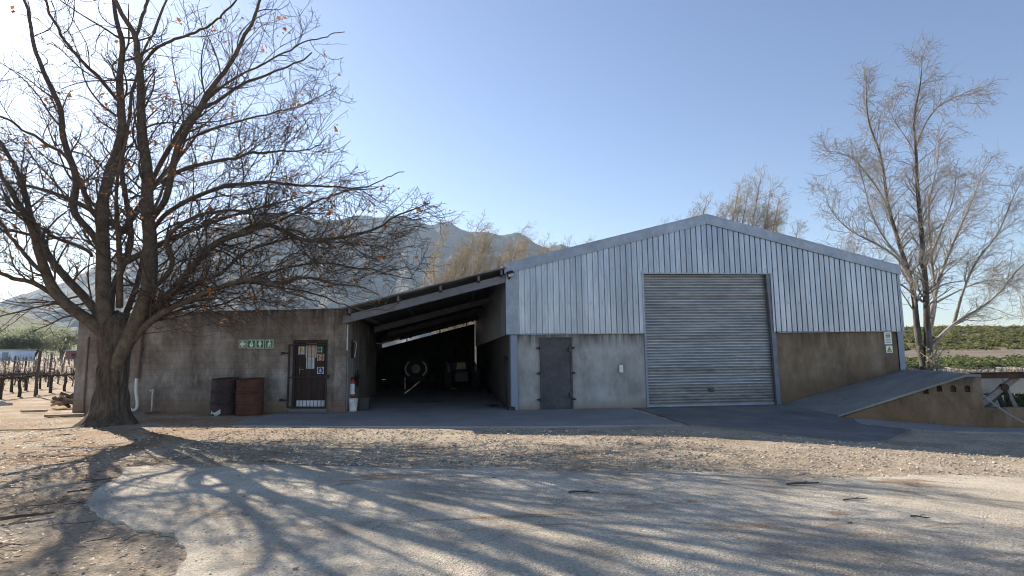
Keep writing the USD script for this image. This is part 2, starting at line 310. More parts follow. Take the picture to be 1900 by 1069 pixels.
def ground_mat(name, base, patches2, mask_scale, pebbles, bump, dist, fine_amt=.35, crack=0.0, red=None, soil=None):
    n = {'geo': ('geometry', {}), 'n1': ('noise_texture', {'scale': mask_scale, 'detail': 9.0, 'roughness': .62, 'distortion': .3}), 'r1': ('rgb_ramp', {'ramp': base}),
         'n2': ('noise_texture', {'scale': mask_scale * .33, 'detail': 6.0, 'roughness': .6}), 'r2': ('map_range', {'from_min': .5, 'from_max': .72, 'to_min': 0., 'to_max': .75, 'clamp': True}), 'm2': ('mix', {'color2': patches2}),
         'v': ('voronoi_texture', {'scale': pebbles}), 'vb': ('rgb_to_bw', {}), 'vm': ('map_range', {'to_min': 1 - fine_amt, 'to_max': 1 + fine_amt}),
         'f': ('noise_texture', {'scale': 45.0, 'detail': 8.0, 'roughness': .75}), 'fm': ('map_range', {'from_min': .3, 'from_max': .7, 'to_min': 1 - fine_amt, 'to_max': 1 + fine_amt}), 'pm': ('math', {'math_type': 'multiply'}), 'cc': ('combine_color', {}),
         'mx': ('mix', {'mix_type': 'multiply', 'fac': 1.0}), 'ha': ('math', {'math_type': 'multiply_add', 'value2': .6}),
         'b': ('bump', {'strength': bump, 'distance': dist}), 'p': ('principled_bsdf', {'roughness': .95, 'specular_ior_level': .15})}
    l = [('geo.position', k + '.vector') for k in ('n1', 'n2', 'v', 'f')]
    l += [('n1.fac', 'r1.fac'), ('n2.fac', 'r2.value'), ('r1.color', 'm2.color1'), ('r2.result', 'm2.fac'), ('v.color', 'vb.color'), ('vb.val', 'vm.value'), ('f.fac', 'fm.value'), ('vm.result', 'pm.value1'), ('fm.result', 'pm.value2'),
          ('pm.value', 'cc.r'), ('pm.value', 'cc.g'), ('pm.value', 'cc.b'), ('cc.color', 'mx.color2'), ('v.distance', 'ha.value1'), ('f.fac', 'ha.value3'), ('ha.value', 'b.height'), ('b.normal', 'p.normal')]
    last = 'm2.color'
    if red is not None:   # red soil on the side of the oak
        n.update({'sp': ('separate_xyz', {}), 'rx': ('map_range', {'from_min': -1.5, 'from_max': -6.5, 'to_min': 0., 'to_max': .85, 'clamp': True}), 'rm': ('math', {'math_type': 'multiply'}), 'n4': ('noise_texture', {'scale': .9, 'detail': 6.0}), 'n4m': ('map_range', {'from_min': .35, 'from_max': .6, 'clamp': True}), 'mr': ('mix', {'color2': red})})
        l += [('geo.position', 'sp.vector'), ('sp.x', 'rx.value'), ('geo.position', 'n4.vector'), ('n4.fac', 'n4m.value'), ('rx.result', 'rm.value1'), ('n4m.result', 'rm.value2'), ('rm.value', 'mr.fac'), (last, 'mr.color1')]
        last = 'mr.color'
    if soil is not None:   # soil showing through the worn surface
        n.update({'smap': ('mapping', {'rotation': (0, 0, .45), 'scale': (.45, 1.5, 1)}), 'sn': ('noise_texture', {'scale': .8, 'detail': 9.0, 'roughness': .68, 'distortion': .5}), 'sm': ('map_range', {'from_min': .575, 'from_max': .62, 'to_min': 0., 'to_max': .8, 'clamp': True}), 'ms': ('mix', {'color2': soil})})
        l += [('geo.position', 'smap.vector'), ('smap.vector', 'sn.vector'), ('sn.fac', 'sm.value'), ('sm.result', 'ms.fac'), (last, 'ms.color1')]
        last = 'ms.color'
    if crack:
        n.update({'vc': ('voronoi_texture', {'feature': 'distance_to_edge', 'scale': .55}), 'wn': ('noise_texture', {'scale': 2.5, 'detail': 4.0}), 'wv': ('vector_math', {'math_type': 'multiply_add', 'vector2': (.5, .5, .5)}), 'cm': ('map_range', {'from_min': 0., 'from_max': .007, 'to_min': crack, 'to_max': 1., 'clamp': True}), 'c3': ('combine_color', {}), 'mc': ('mix', {'mix_type': 'multiply', 'fac': 1.0})})
        l += [('geo.position', 'wn.vector'), ('wn.color', 'wv.vector1'), ('geo.position', 'wv.vector3'), ('wv.vector', 'vc.vector'), ('vc.distance', 'cm.value'), ('cm.result', 'c3.r'), ('cm.result', 'c3.g'), ('cm.result', 'c3.b'), (last, 'mc.color1'), ('c3.color', 'mc.color2')]
        last = 'mc.color'
    l += [(last, 'mx.color1'), ('mx.color', 'p.base_color')]
    return usdkit.material(stage, L(name), n, l, surface='p.BSDF')


dirt = ground_mat('yard_dirt', [(.3, (.28, .225, .165)), (.5, (.42, .35, .265)), (.68, (.52, .445, .345))], (.49, .39, .28), .8, 28.0, 1.0, .03, .30, red=(.33, .21, .12))
yard = ground_mat('worn_tarmac', [(.36, (.33, .29, .235)), (.46, (.45, .40, .325)), (.54, (.52, .465, .375)), (.64, (.60, .535, .435))], (.60, .515, .39), .8, 60.0, 1.0, .015, .26, crack=.72, soil=(.33, .225, .145))
asphalt = ground_mat('old_asphalt', [(.3, (.13, .128, .125)), (.5, (.18, .175, .168)), (.7, (.25, .235, .21))], (.24, .215, .18), .8, 60.0, .8, .012, .22, crack=.75)
apron_mat = ground_mat('apron_concrete', [(.25, (.19, .185, .18)), (.5, (.26, .25, .24)), (.75, (.32, .31, .295))], (.30, .28, .25), .7, 45.0, .4, .008, .10, crack=.7)
stone_mat = M('gravel_stone', [(.25, (.30, .255, .20)), (.5, (.44, .385, .31)), (.8, (.56, .50, .42))], scale=.9, rough=.9, fine=.3, fscale=30, bump=.2, rand=.35)
patch_mat = ground_mat('bare_soil_patch', [(.3, (.24, .15, .085)), (.7, (.33, .22, .13))], (.33, .24, .16), 2.0, 40.0, .8, .015, .25)
ramp_top_mat = ground_mat('ramp_concrete', [(.3, (.16, .158, .15)), (.5, (.225, .22, .21)), (.7, (.30, .29, .27))], (.26, .24, .20), .9, 40.0, .5, .01, .14, crack=.6)


def slope_mat(name, cols, scale, cols2=None, bump=.6, dist=2.0, fscale=.12, rock=None):
    n = {'geo': ('geometry', {}), 'n1': ('noise_texture', {'scale': scale, 'detail': 10.0, 'roughness': .65}), 'r1': ('rgb_ramp', {'ramp': cols}),
         'f': ('noise_texture', {'scale': fscale, 'detail': 8.0, 'roughness': .7}), 'fm': ('map_range', {'from_min': .3, 'from_max': .7, 'to_min': .6, 'to_max': 1.4}), 'cc': ('combine_color', {}), 'mx': ('mix', {'mix_type': 'multiply', 'fac': 1.0}),
         'b': ('bump', {'strength': bump, 'distance': dist}), 'p': ('principled_bsdf', {'roughness': .95, 'specular_ior_level': .1})}
    l = [('geo.position', 'n1.vector'), ('geo.position', 'f.vector'), ('n1.fac', 'r1.fac'), ('f.fac', 'fm.value'), ('fm.result', 'cc.r'), ('fm.result', 'cc.g'), ('fm.result', 'cc.b'), ('r1.color', 'mx.color1'), ('cc.color', 'mx.color2'), ('mx.color', 'p.base_color'), ('f.fac', 'b.height'), ('b.normal', 'p.normal')]
    return usdkit.material(stage, L(name), n, l, surface='p.BSDF')


mountain_mat = slope_mat('mountain_slope', [(.3, (.04, .047, .045)), (.5, (.068, .072, .066)), (.65, (.11, .105, .09)), (.8, (.19, .17, .145))], .006, fscale=.03, dist=12.0)
foothill_mat = slope_mat('foothill_scrub', [(.3, (.060, .075, .035)), (.55, (.10, .115, .055)), (.8, (.19, .17, .10))], .03, fscale=.15)
hill_mat = slope_mat('hill_soil', [(.3, (.13, .115, .065)), (.6, (.20, .175, .11)), (.8, (.30, .25, .18))], .05, fscale=.5, dist=.4)


# ------------------------------------------------------------------ ground
def zt(x, y):
    x = np.asarray(x, float); y = np.asarray(y, float)
    z = -0.27 * smooth(4.0, 10.5, x) * smooth(16.2, 12.0, y)
    z = z + 1.75 * smooth(34, 95, y) * smooth(-12, -25, x) + 2.0 * smooth(95, 300, y) * smooth(-12, -60, x)
    z = z + np.interp(y, [-1e4, 20, 31, 50, 62, 90, 140, 1e4], [0, 0, -.8, -.75, -.4, .1, 1.25, 1.25]) * smooth(15, 22, x)
    return z


def axis(lo, hi, step, far_lo, far_hi, g=1.16):
    a = list(np.arange(lo, hi + step / 2, step)); s = step; up = []; v = a[-1]
    while v < far_hi: s *= g; v += s; up.append(v)
    s = step; dn = []; v = a[0]
    while v > far_lo: s *= g; v -= s; dn.append(v)
    return np.array(dn[::-1] + a + up)


gx, gy = axis(-13, 13, .09, -5200, 5200), axis(2.2, 20, .09, -2500, 5200)
X, Y = np.meshgrid(gx, gy, indexing='ij')
near = smooth(-30, -13, X) * smooth(30, 13, X) * smooth(40, 19, Y)
rel = .035 * fbm2(X, Y, 1.1, 3) + .045 * fbm2(X, Y, 5.0, 9, 2) * near
far = smooth(40, 200, np.hypot(X, Y)) * 1.2 * fbm2(X, Y, .01, 5)
Z = zt(X, Y) + np.where(near > 0, np.minimum(rel, .022), 0) - .012 + np.where((np.abs(X) > 60), far, 0)
idx = np.arange(X.size).reshape(X.shape)
q = np.stack([idx[:-1, :-1], idx[1:, :-1], idx[1:, 1:], idx[:-1, 1:]], -1).reshape(-1, 4)
obj(None, 'ground', (np.stack([X, Y, Z], -1).reshape(-1, 3), q), dirt, smooth=True, kind='structure', label='sandy farmyard soil and fields around the sheds')


def slab(name, poly, thick, top, mat, label, step=.35, rng=None, amp=.0):
    cs = m3.CrossSection([np.asarray(sg.polygon.orient(poly).exterior.coords)[:-1]])
    mm = m3.Manifold.extrude(cs, thick).refine_to_length(step)
    me = mm.to_mesh(); v = np.array(me.vert_properties[:, :3], float); f = np.array(me.tri_verts)
    v[:, 2] += top - thick + zt(v[:, 0], v[:, 1]) + amp * fbm2(v[:, 0], v[:, 1], .8, 21)
    return obj(None, name, (v, f), mat, smooth=35, kind='structure', label=label)


def rough_edge(pts, seed, amp=.12, step=.12):
    p = sg.Polygon(pts); L_ = p.exterior.length; n = int(L_ / step)
    P = np.array([p.exterior.interpolate(k * L_ / n).coords[0] for k in range(n)])
    d = np.stack([fbm2(P[:, 0], P[:, 1], 1.4, seed, 5), fbm2(P[:, 0], P[:, 1], 1.4, seed + 40, 5)], -1) * amp * 3
    return sg.Polygon(P + d).buffer(0)


g2 = lambda pts: [tuple(at_z(u, v)[:2]) for u, v in pts]
tar_pts = g2([(235, 868), (190, 905), (150, 938), (200, 962), (255, 978), (310, 990), (335, 1015), (318, 1069)]) + [(-2.1, 1.0), (16, 1.0), (17, 9.0)] + [(9.0, 7.4)] + g2([(1500, 888), (1240, 876), (900, 872), (640, 867), (400, 864)])
tar_poly = rough_edge(tar_pts, 4, .16, .06)
slab('yard_paving', tar_poly, .06, .014, yard, 'worn pale tarmac paving in the foreground with the tree shadow across it', amp=.012)
apr_pts = g2([(432, 792), (640, 793), (890, 794), (1080, 793), (1268, 789)]) + [(4.9, 16.50), (1.55, 16.50), (1.5, 40.8), (-4.6, 40.8), (-3.4, 26.2), (-3.12, 17.15), (-5.0, 17.55)] + g2([(480, 776)])
slab('concrete_apron', rough_edge(apr_pts, 8, .015), .08, .03, apron_mat, 'concrete apron in shade along the sheds and into the open bay', step=.5)

slab('asphalt_strip', rough_edge(g2([(1186, 760), (1275, 786), (1420, 796), (1590, 806), (1640, 800)]) + [(10.6, 12.6), (9.95, 14.1), (9.80, 16.48), (5.2, 16.48)], 12, .03), .06, .022, asphalt, 'dark old asphalt in front of the roller door and the foot of the ramp')
slab('concrete_gutter', rough_edge([(10.2, 14.0), (12.5, 12.45), (16.5, 11.9), (16.5, 11.2), (13.0, 11.5), (11.2, 12.1), (9.9, 13.4)], 14, .04), .06, .032, apron_mat, 'pale concrete strip along the foot of the ramp')

# ------------------------------------------------------------------ main shed
FY = 16.58                     # facade plane
XL, XR, XA = 1.56, 13.98, 7.75  # left, right, apex
ZE, ZA, ZC = 4.06, 5.62, 2.21    # top of cladding at eaves / apex, bottom of cladding
DX0, DX1, DZ = 5.70, 9.72, 3.99  # roller opening
top_at = lambda x: ZA - (ZA - ZE) * (abs(x - XA) / (XA - XL) if x < XA else abs(x - XA) / (XR - XA))
shed = thing('metal_shed', 'large gabled shed of ribbed galvanised sheeting on a plastered plinth, with a wide roller door', 'shed')
# unseen backing added behind the sheeting, for depth and against light leaks
car = sg.Polygon([(XL + .03, ZC + .01), (XL + .03, ZE - .05), (XA, ZA - .05), (XR - .03, ZE - .05), (XR - .03, ZC + .01), (DX1, ZC + .01), (DX1, DZ), (DX0, DZ), (DX0, ZC + .01)])
m = prism(car, .12); m.apply_translation((0, FY + .05, 0)); obj(shed, 'gable_wall', m, beam_mat)
m = bx(XL + .31, DX0 - .002, FY + .02, FY + .24, -.3, ZC); obj(shed, 'plinth_wall', m, plinth_grey, label='grey plastered plinth left of the roller door')
m = bx(DX1 + .08, XR - .19, FY + .02, FY + .24, -.4, ZC); obj(shed, 'plinth_wall', m, plinth_brown, label='brown stained plinth right of the roller door')
# side walls
m = bx(XL + .10, XL + .30, FY + .242, 41.0, -.3, ZC + .02); obj(shed, 'plinth_wall', m, concrete_dark, label='plastered plinth along the open bay')
m = bx(XR - .30, XR - .10, FY + .242, 41.0, -.4, ZC + .02); obj(shed, 'plinth_wall', m, plinth_brown, label='plinth along the far side')
PITCH_R = .1715


def ibr(x0, n, zb, ztop_fn, axis='x'):
    """n pitches of trapezoidal ribbed sheet starting at x0; ribs stand proud (towards -y)."""
    prof = []
    for k in range(n):
        b = x0 + k * PITCH_R
        prof += [(b, .004), (b + .029, .004), (b + .033, -.036), (b + .072, -.034), (b + .076, -.030), (b + .100, -.030), (b + .104, -.034), (b + .1675, -.036)]
    prof.append((x0 + n * PITCH_R + .004, 0))
    return np.array(prof)


def strip_mesh(prof, zb, zt_):
    n = len(prof); V = np.vstack([np.c_[prof[:, 0], prof[:, 1], zb], np.c_[prof[:, 0], prof[:, 1], zt_]])
    i = np.arange(n - 1); f = np.vstack([np.c_[i, i + 1, i + n + 1], np.c_[i, i + n + 1, i + n]])
    return V, f


rng = np.random.default_rng(5)
x = XL + .34; k = 0
while x < XR - .05:
    n = max(1, min(4, int(round((XR - x) / PITCH_R))))
    prof = ibr(x, n, 0, 0)
    prof[:, 0] = np.minimum(prof[:, 0], XR - .01)
    segs = []
    for lo, hi, zb in ((-1e9, DX0 - .01, ZC), (DX0 - .01, DX1 + .01, DZ + .02), (DX1 + .01, 1e9, ZC)):
        xs = np.clip(prof[:, 0], lo, hi)
        keep = (prof[:, 0] >= lo) & (prof[:, 0] <= hi)
        if not keep.any(): continue
        ii = np.nonzero(keep)[0]; P = prof[ii]
        if ii[0] > 0: P = np.vstack([[lo, np.interp(lo, prof[:, 0], prof[:, 1])], P])
        if ii[-1] < len(prof) - 1: P = np.vstack([P, [hi, np.interp(hi, prof[:, 0], prof[:, 1])]])
        if len(P) < 2: continue
        dz = rng.uniform(-.008, .008)
        segs.append(trimesh.Trimesh(*strip_mesh(P, np.full(len(P), zb - .015 + dz), np.array([top_at(a) + .02 for a in P[:, 0]])), process=False))
    m = cat(segs); m.apply_translation((0, FY - .002 - .003 * (k % 2), 0)); obj(shed, 'cladding_sheet', m, galv)
    x += n * PITCH_R; k += 1
# side cladding facing the open bay
for k, y0 in enumerate(np.arange(FY + .10, 40.0, .686)):
    prof = ibr(0, 4, 0, 0); V, f = strip_mesh(prof, np.full(len(prof), ZC - .02), np.full(len(prof), ZE - .02 + 0 * k))
    V = np.c_[XL + .05 + V[:, 1] * .8, y0 + V[:, 0], V[:, 2]]
    obj(shed, 'side_sheet', (V, f[:, ::-1]), galv)
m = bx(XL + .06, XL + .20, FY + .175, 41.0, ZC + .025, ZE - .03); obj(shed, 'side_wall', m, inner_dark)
m = bx(XR - .20, XR - .02, FY + .175, 41.0, ZC + .025, ZE - .03); obj(shed, 'side_wall', m, beam_mat)
sc_ = []
for zz_ in (ZC + .06, ZC + .85, 3.1, DZ + .12, 4.75):
    for xx_ in np.arange(XL + .34 + .12, XR - .1, PITCH_R * 2):
        if zz_ < top_at(xx_) - .1 and not (DX0 - .05 < xx_ < DX1 + .1 and zz_ < DZ + .05): sc_.append(bx(xx_ - .008, xx_ + .008, FY - .046, FY - .036, zz_ - .008, zz_ + .008))
obj(shed, 'sheet_screws', cat(sc_), steel_dark, kind='stuff')
# trims
obj(shed, 'corner_flashing', cat([cb(XL - .02, XL + .338, FY - .045, FY - .036, ZC - .03, ZE + .03, .002), cb(XL - .02, XL - .011, FY - .036, FY + .16, ZC - .03, ZE + .03, .002)]), galv_flash)
obj(shed, 'corner_flashing', cb(XR - .012, XR + .045, FY - .047, FY + .16, ZC - .03, ZE + .04, .003), galv_flash)
obj(shed, 'drip_flashing', cb(XL + .345, DX0 - .06, FY - .052, FY + .018, ZC - .040, ZC - .021, .002), galv_flash)
obj(shed, 'drip_flashing', cb(DX1 + .13, XR - .02, FY - .052, FY + .018, ZC - .040, ZC - .021, .002), galv_flash)
obj(shed, 'door_flashing', cb(DX0 - .055, DX0 - .004, FY - .058, FY + .03, ZC - .03, DZ + .05, .003), galv_flash)
obj(shed, 'door_flashing', cb(DX0 - .06, DX1 + .10, FY - .050, FY + .04, DZ - .03, DZ + .012, .003), galv_flash)


def barge(x0, x1, lap):
    z0, z1 = top_at(x0) , top_at(x1)
    h0, h1 = -.10, .215
    poly = sg.Polygon([(x0, z0 + h0), (x1, z1 + h0), (x1, z1 + h1), (x0, z0 + h1)])
    a = prism(poly, .006); a.apply_translation((0, FY - .075 - lap, 0))
    poly2 = sg.Polygon([(x0, z0 + h1 - .006), (x1, z1 + h1 - .006), (x1, z1 + h1), (x0, z0 + h1)])
    b = prism(poly2, .22); b.apply_translation((0, FY - .069 - lap, 0))
    return cat([a, b])


cuts = [XL - .06, 3.8, 6.0, XA]
for i in range(3): obj(shed, 'barge_flashing', barge(cuts[i], cuts[i + 1] + (.03 if i < 2 else 0), .003 * (i % 2)), galv_flash)
cuts = [XA, 9.9, 12.1, XR + .07]
for i in range(3): obj(shed, 'barge_flashing', barge(cuts[i] - (.03 if i else 0), cuts[i + 1], .004 * (i % 2) + .001), galv_flash)
for sx, xe in ((-1, XL - .12), (1, XR + .12)):
    z1 = ZE - .02
    poly = sg.Polygon([(XA, ZA + .12), (xe, z1 + .12), (xe, z1 + .17), (XA, ZA + .17)]); m = prism(poly, 24.6); m.apply_translation((0, FY + .155, 0)); obj(shed, 'roof', m, galv)
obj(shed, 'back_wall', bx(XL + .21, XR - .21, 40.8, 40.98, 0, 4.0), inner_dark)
# columns
def icol(x0, x1, z0, z1): return cat([cb(x0, x1, FY - .020, FY - .008, z0, z1, .003), cb((x0 + x1) / 2 - .006, (x0 + x1) / 2 + .006, FY - .008, FY + .17, z0, z1, .002), cb(x0, x1, FY + .17, FY + .182, z0, z1, .003)])
obj(shed, 'corner_column', icol(XL + .11, XL + .305, -.1, ZC - .05), steel_blue)
obj(shed, 'corner_column', icol(XR - .185, XR + .0, -.3, ZC - .05), steel_blue)
obj(shed, 'column_foot', cb(XL + .0, XL + .20, FY - .17, FY - .03, -.02, .13, .02), black_plastic)
# roller door
rd = obj(shed, 'roller_door', cb(DX0 - .002, DX1 + .06, FY + .19, FY + .21, .0, DZ + .2, .003), beam_mat)
ns = 46; ph = DZ / ns
t = np.linspace(0, 1, 7); prof = np.c_[t * ph, -.034 * np.sin(np.pi * t) ** .8]
for k in range(ns):
    z0 = .02 + k * ph * .995
    V = np.vstack([np.c_[np.full(7, DX0 + .03), FY + .15 + prof[:, 1], z0 + prof[:, 0]], np.c_[np.full(7, DX1 - .02), FY + .15 + prof[:, 1], z0 + prof[:, 0]]])
    i = np.arange(6); f = np.vstack([np.c_[i, i + 7, i + 8], np.c_[i, i + 8, i + 1]])
    obj(rd, 'slat', (V, f), galv_door_low if k < 7 or k in (11, 12, 23, 37) else galv_door, smooth=True)
obj(rd, 'guide_rail', cat([cb(DX0 - .03, DX0 + .035, FY - .012, FY + .10, 0, DZ - .035, .004)]), steel_blue)
V = []
gr = sg.Polygon([(9.60, DZ - .035), (9.725, DZ - .035), (9.80, 2.2), (9.83, -.02), (9.69, -.02), (9.66, 2.2)])
m = prism(gr, .10); m.apply_translation((0, FY - .015, 0)); obj(rd, 'guide_rail', m, beam_mat, label='dented right guide rail leaning outwards')
obj(rd, 'lock_plate', cat([cb(7.62, 7.80, FY + .085, FY + .112, .42, .54, .006), cb(7.66, 7.76, FY + .06, FY + .085, .46, .49, .004)]), steel_dark)
obj(rd, 'bottom_rail', cb(DX0 + .03, DX1 - .03, FY + .10, FY + .16, .005, .06, .01), galv_flash)
# steel side door
sd = obj(shed, 'steel_door', cat([cb(2.57, 3.42, FY - .020, FY - .002, .03, 2.04, .004)] ), steel_dark)
obj(sd, 'door_frame', cat([cb(2.52, 2.57, FY - .045, FY + .019, 0, 2.09, .004), cb(3.42, 3.47, FY - .045, FY + .019, 0, 2.09, .004), cb(2.57, 3.42, FY - .043, FY + .019, 2.04, 2.09, .004)]), steel_dark)
for z in (.30, 1.05, 1.78):
    obj(sd, 'hinge_bracket', cat([cb(2.42, 2.53, FY - .05, FY + .018, z - .02, z + .02, .004), rod((2.50, FY - .055, z - .05), (2.50, FY - .055, z + .05), .012)]), steel_black)
    obj(sd, 'bolt_bracket', cat([cb(3.44, 3.55, FY - .05, FY + .018, z - .02, z + .02, .004), cb(3.47, 3.50, FY - .058, FY + .018, z - .035, z + .035, .004)]), steel_black)
for z in (.36, 1.66): obj(sd, 'lock_box', cb(3.36, 3.45, FY - .10, FY - .046, z, z + .14, .008), steel_dark)
obj(shed, 'switch_box', cat([cb(4.86, 4.98, FY - .05, FY + .019, 1.04, 1.26, .01), cb(4.885, 4.955, FY - .058, FY - .05, 1.16, 1.22, .003)]), white_plastic)

# ------------------------------------------------------------------ lean-to (open bay)
LT = thing('open_bay', 'dark open lean-to bay between the block building and the metal shed', 'lean to')
lx0, lz0, lx1, lz1 = -3.08, 2.93, XL - .035, 4.11
sl = (lz1 - lz0) / (lx1 - lx0); rz = lambda x: lz0 + sl * (x - lx0)
xw = -4.9
m = prism(sg.Polygon([(xw, rz(xw) - .02), (lx1, lz1 - .02), (lx1, lz1 + .025), (xw, rz(xw) + .025)]), 16.0); m.apply_translation((0, 25.5, 0)); obj(LT, 'roof_sheet', m, roof_under)
for i in range(8):
    a, b = lx0 + (lx1 - lx0) * i / 8, lx0 + (lx1 - lx0) * (i + 1) / 8 - .004
    m = prism(sg.Polygon([(a, rz(a) - .014 - .006 * (i % 2)), (b, rz(b) - .014 - .006 * (i % 2)), (b, rz(b) + .02), (a, rz(a) + .02)]), 25.49 - FY + .35); m.apply_translation((0, FY - .35, 0)); obj(LT, 'roof_sheet', m, roof_under)
m = prism(sg.Polygon([(-3.7, rz(-3.7) - .01), (lx0 - .004, rz(lx0) - .01), (lx0 - .004, rz(lx0) + .02), (-3.7, rz(-3.7) + .02)]), 8.0); m.apply_translation((0, 17.45, 0)); obj(LT, 'roof_sheet', m, roof_under)  # filler strip added to keep sun from leaking in beside the wing
for y in (FY - .02, 23.0, 28.0, 34.0):
    h = .25
    ms = [prism(sg.Polygon([(lx0, rz(lx0) - .17 - h), (lx1, lz1 - .17 - h), (lx1, lz1 - .17), (lx0, rz(lx0) - .17)]), .012)]
    ms += [prism(sg.Polygon([(lx0, rz(lx0) - .17 - h + o), (lx1, lz1 - .17 - h + o), (lx1, lz1 - .17 - h + o + .012), (lx0, rz(lx0) - .17 - h + o + .012)]), .085) for o in (-.0005, h - .012)]
    ms[1].apply_translation((0, .0, 0)); m = cat(ms); m.apply_translation((0, y, 0)); obj(LT, 'rafter', m, beam_mat)
for i, xx_ in enumerate((-2.9, -1.55, -.35, .75, 1.42)):
    m = cat([bx(xx_ - .03, xx_ + .03, FY - .10, 41, rz(xx_) - .165, rz(xx_) - .025)]); obj(LT, 'purlin', m, beam_mat)
    for y in (FY - .03,): obj(LT, 'cleat', cb(xx_ - .04, xx_ + .04, y - .012, y - .001, rz(xx_) - .23, rz(xx_) - .06, .004), steel_black)
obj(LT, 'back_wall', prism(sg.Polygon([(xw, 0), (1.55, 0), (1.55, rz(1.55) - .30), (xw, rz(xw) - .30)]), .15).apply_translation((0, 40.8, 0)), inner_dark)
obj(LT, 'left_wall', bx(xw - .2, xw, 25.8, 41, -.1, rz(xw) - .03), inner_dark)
obj(LT, 'wall_column', bx(-3.75, -3.42, 24.6, 26.4, -.05, 2.5), concrete_dark)
for i, xx_ in enumerate((-3.2, -.9, 1.0)): obj(LT, 'gap_strut', cb(xx_ - .04, xx_ + .04, 40.85, 40.93, rz(xx_) - .45, rz(xx_) - .03), steel_black)

# ------------------------------------------------------------------ block building (wing)
WO = np.array([-3.07, 17.13, 0.0]); WD = np.array([8.55, -2.09, 0]); WD /= np.linalg.norm(WD); WN = np.array([WD[1], -WD[0], 0.0]); WROT = math.degrees(math.atan2(WD[1], WD[0]))
WIN = -WN if np.dot(WN, [0, 1, 0]) < 0 else WN


def wloc(u, v, off=0.0):
    p = at_plane(u, v, WO - WIN * off, WN); return np.dot(p - WO, WD), p[2]


def wpos(lx, lz, off=0.0): return WO + WD * lx - WIN * off + np.array([0, 0, lz])
def wlocal(p): p = np.asarray(p, float) - np.r_[WO[:2], 0][:len(p)] if len(p) == 3 else np.asarray(p) - WO[:2]; return np.dot(p[:2], WD[:2]), np.dot(p[:2], WIN[:2])


WL, WH = -8.83, 2.98
wing = thing('block_building', 'long low flat roofed building of weathered grey brown bagged blockwork behind the oak', 'building', WO, WROT)
br, bl = wlocal((-3.38, 26.0)), wlocal((-11.2, 28.0))
foot = sg.Polygon([(WL, 0), (0, 0), br, bl])
cs = m3.CrossSection([np.asarray(sg.polygon.orient(foot).exterior.coords)[:-1]])
body = m3.Manifold.extrude(cs, WH + .25).translate((0, 0, -.25))
D0, D1, DT = -1.66, -.58, 2.10
body = body - m3.Manifold.cube((D1 - D0, .26, DT - .12)).translate((D0, -.05, .12))
obj(wing, 'wall', body, wing_wall)
obj(wing, 'coping', cb(WL - .02, -.001, -.025, .24, WH + .002, WH + .035, .006), wing_wall)
obj(wing, 'corner_pier', cb(-.36, .012, -.03, .30, -.2, WH - .06, .01), wing_wall)
dr = obj(wing, 'door', cb(D0 + .06, D1 - .06, .15, .19, .13, DT - .10, .004), brown_paint)
obj(dr, 'door_frame', cat([cb(D0 + .002, D0 + .06, .04, .20, .122, DT - .002, .004), cb(D1 - .06, D1 - .002, .04, .20, .122, DT - .002, .004), cb(D0 + .06, D1 - .06, .04, .20, DT - .10, DT - .002, .004)]), brown_paint)
for i in range(6):
    w = (D1 - D0 - .16) / 6; a = D0 + .08 + i * w; obj(dr, 'plank', cb(a + .004, a + w - .004, .138, .151, .36, 1.0, .003), brown_paint)
obj(dr, 'kick_plate', cb(D0 + .09, D1 - .09, .135, .149, .15, .34, .003), paper_white, label='pale kick plate at the foot of the door')
obj(dr, 'handle', cat([cb(D0 + .15, D0 + .18, .128, .150, 1.12, 1.30, .004), rod((D0 + .165, .12, 1.24), (D0 + .29, .115, 1.24), .011)]), wire_mat)
obj(wing, 'door_step', cb(D0 - .05, D1 + .05, -.10, .14, -.05, .118, .01), concrete_dark)
gate = obj(wing, 'security_gate', cat([cb(D0 - .10, D0 - .06, -.075, -.035, .14, 1.98, .004), cb(D1 - .02, D1 + .02, -.075, -.035, .14, 1.98, .004), cb(D0 - .06, D1 - .02, -.07, -.04, .14, .18, .003), cb(D0 - .06, D1 - .02, -.07, -.04, 1.94, 1.98, .003), cb(D0 - .06, D1 - .02, -.068, -.042, 1.00, 1.035, .003)]), steel_black, label='black barred security gate in front of the door')
for i in range(9):
    a = D0 - .06 + (D1 - D0 + .04) * (i + 1) / 10; obj(gate, 'bar', rod((a, -.055, .16), (a, -.055, 1.96), .008, 6), steel_black)
obj(gate, 'lock_box', cb(D1 - .07, D1 + .09, -.08, -.03, .98, 1.08, .006), steel_black)
for z in (.36, 1.72): obj(gate, 'hinge_arm', cat([cb(D0 - .34, D0 - .09, -.05, -.022, z - .022, z + .022, .004), cb(D0 - .36, D0 - .24, -.022, .002, z - .04, z + .04, .004)]), steel_black)
px_, _ = wloc(160, 700); obj(wing, 'conduit', rod((px_, -.03, .0), (px_, -.03, 2.3), .028), pipe_brown)
px_, _ = wloc(258, 700)
obj(wing, 'downpipe', cat([tube(spline([(px_ + .05, -.08, 2.6), (px_ + .04, -.08, 1.9), (px_, -.08, 1.02)], 8), .055, 10), cb(px_ - .03, px_ + .12, -.14, .002, 1.88, 1.93, .005)]), pipe_brown)
obj(wing, 'white_pipe', tube(spline([(px_, -.09, 1.06), (px_ - .005, -.09, .85), (px_ + .03, -.10, .55), (px_ + .10, -.12, .28), (px_ + .07, -.14, .10), (px_ - .03, -.2, .06)], 22), np.r_[np.full(20, .042), .055, .055], 12), white_plastic, smooth=60, label='crooked white plastic drain pipe')
a0 = np.linspace(0, 2 * np.pi, 15); obj(wing, 'pipe_end', tube(np.c_[px_ - .04 + .06 * np.cos(a0), np.full(15, -.21), .08 + .06 * np.sin(a0)], .02, 8), white_plastic, smooth=60)
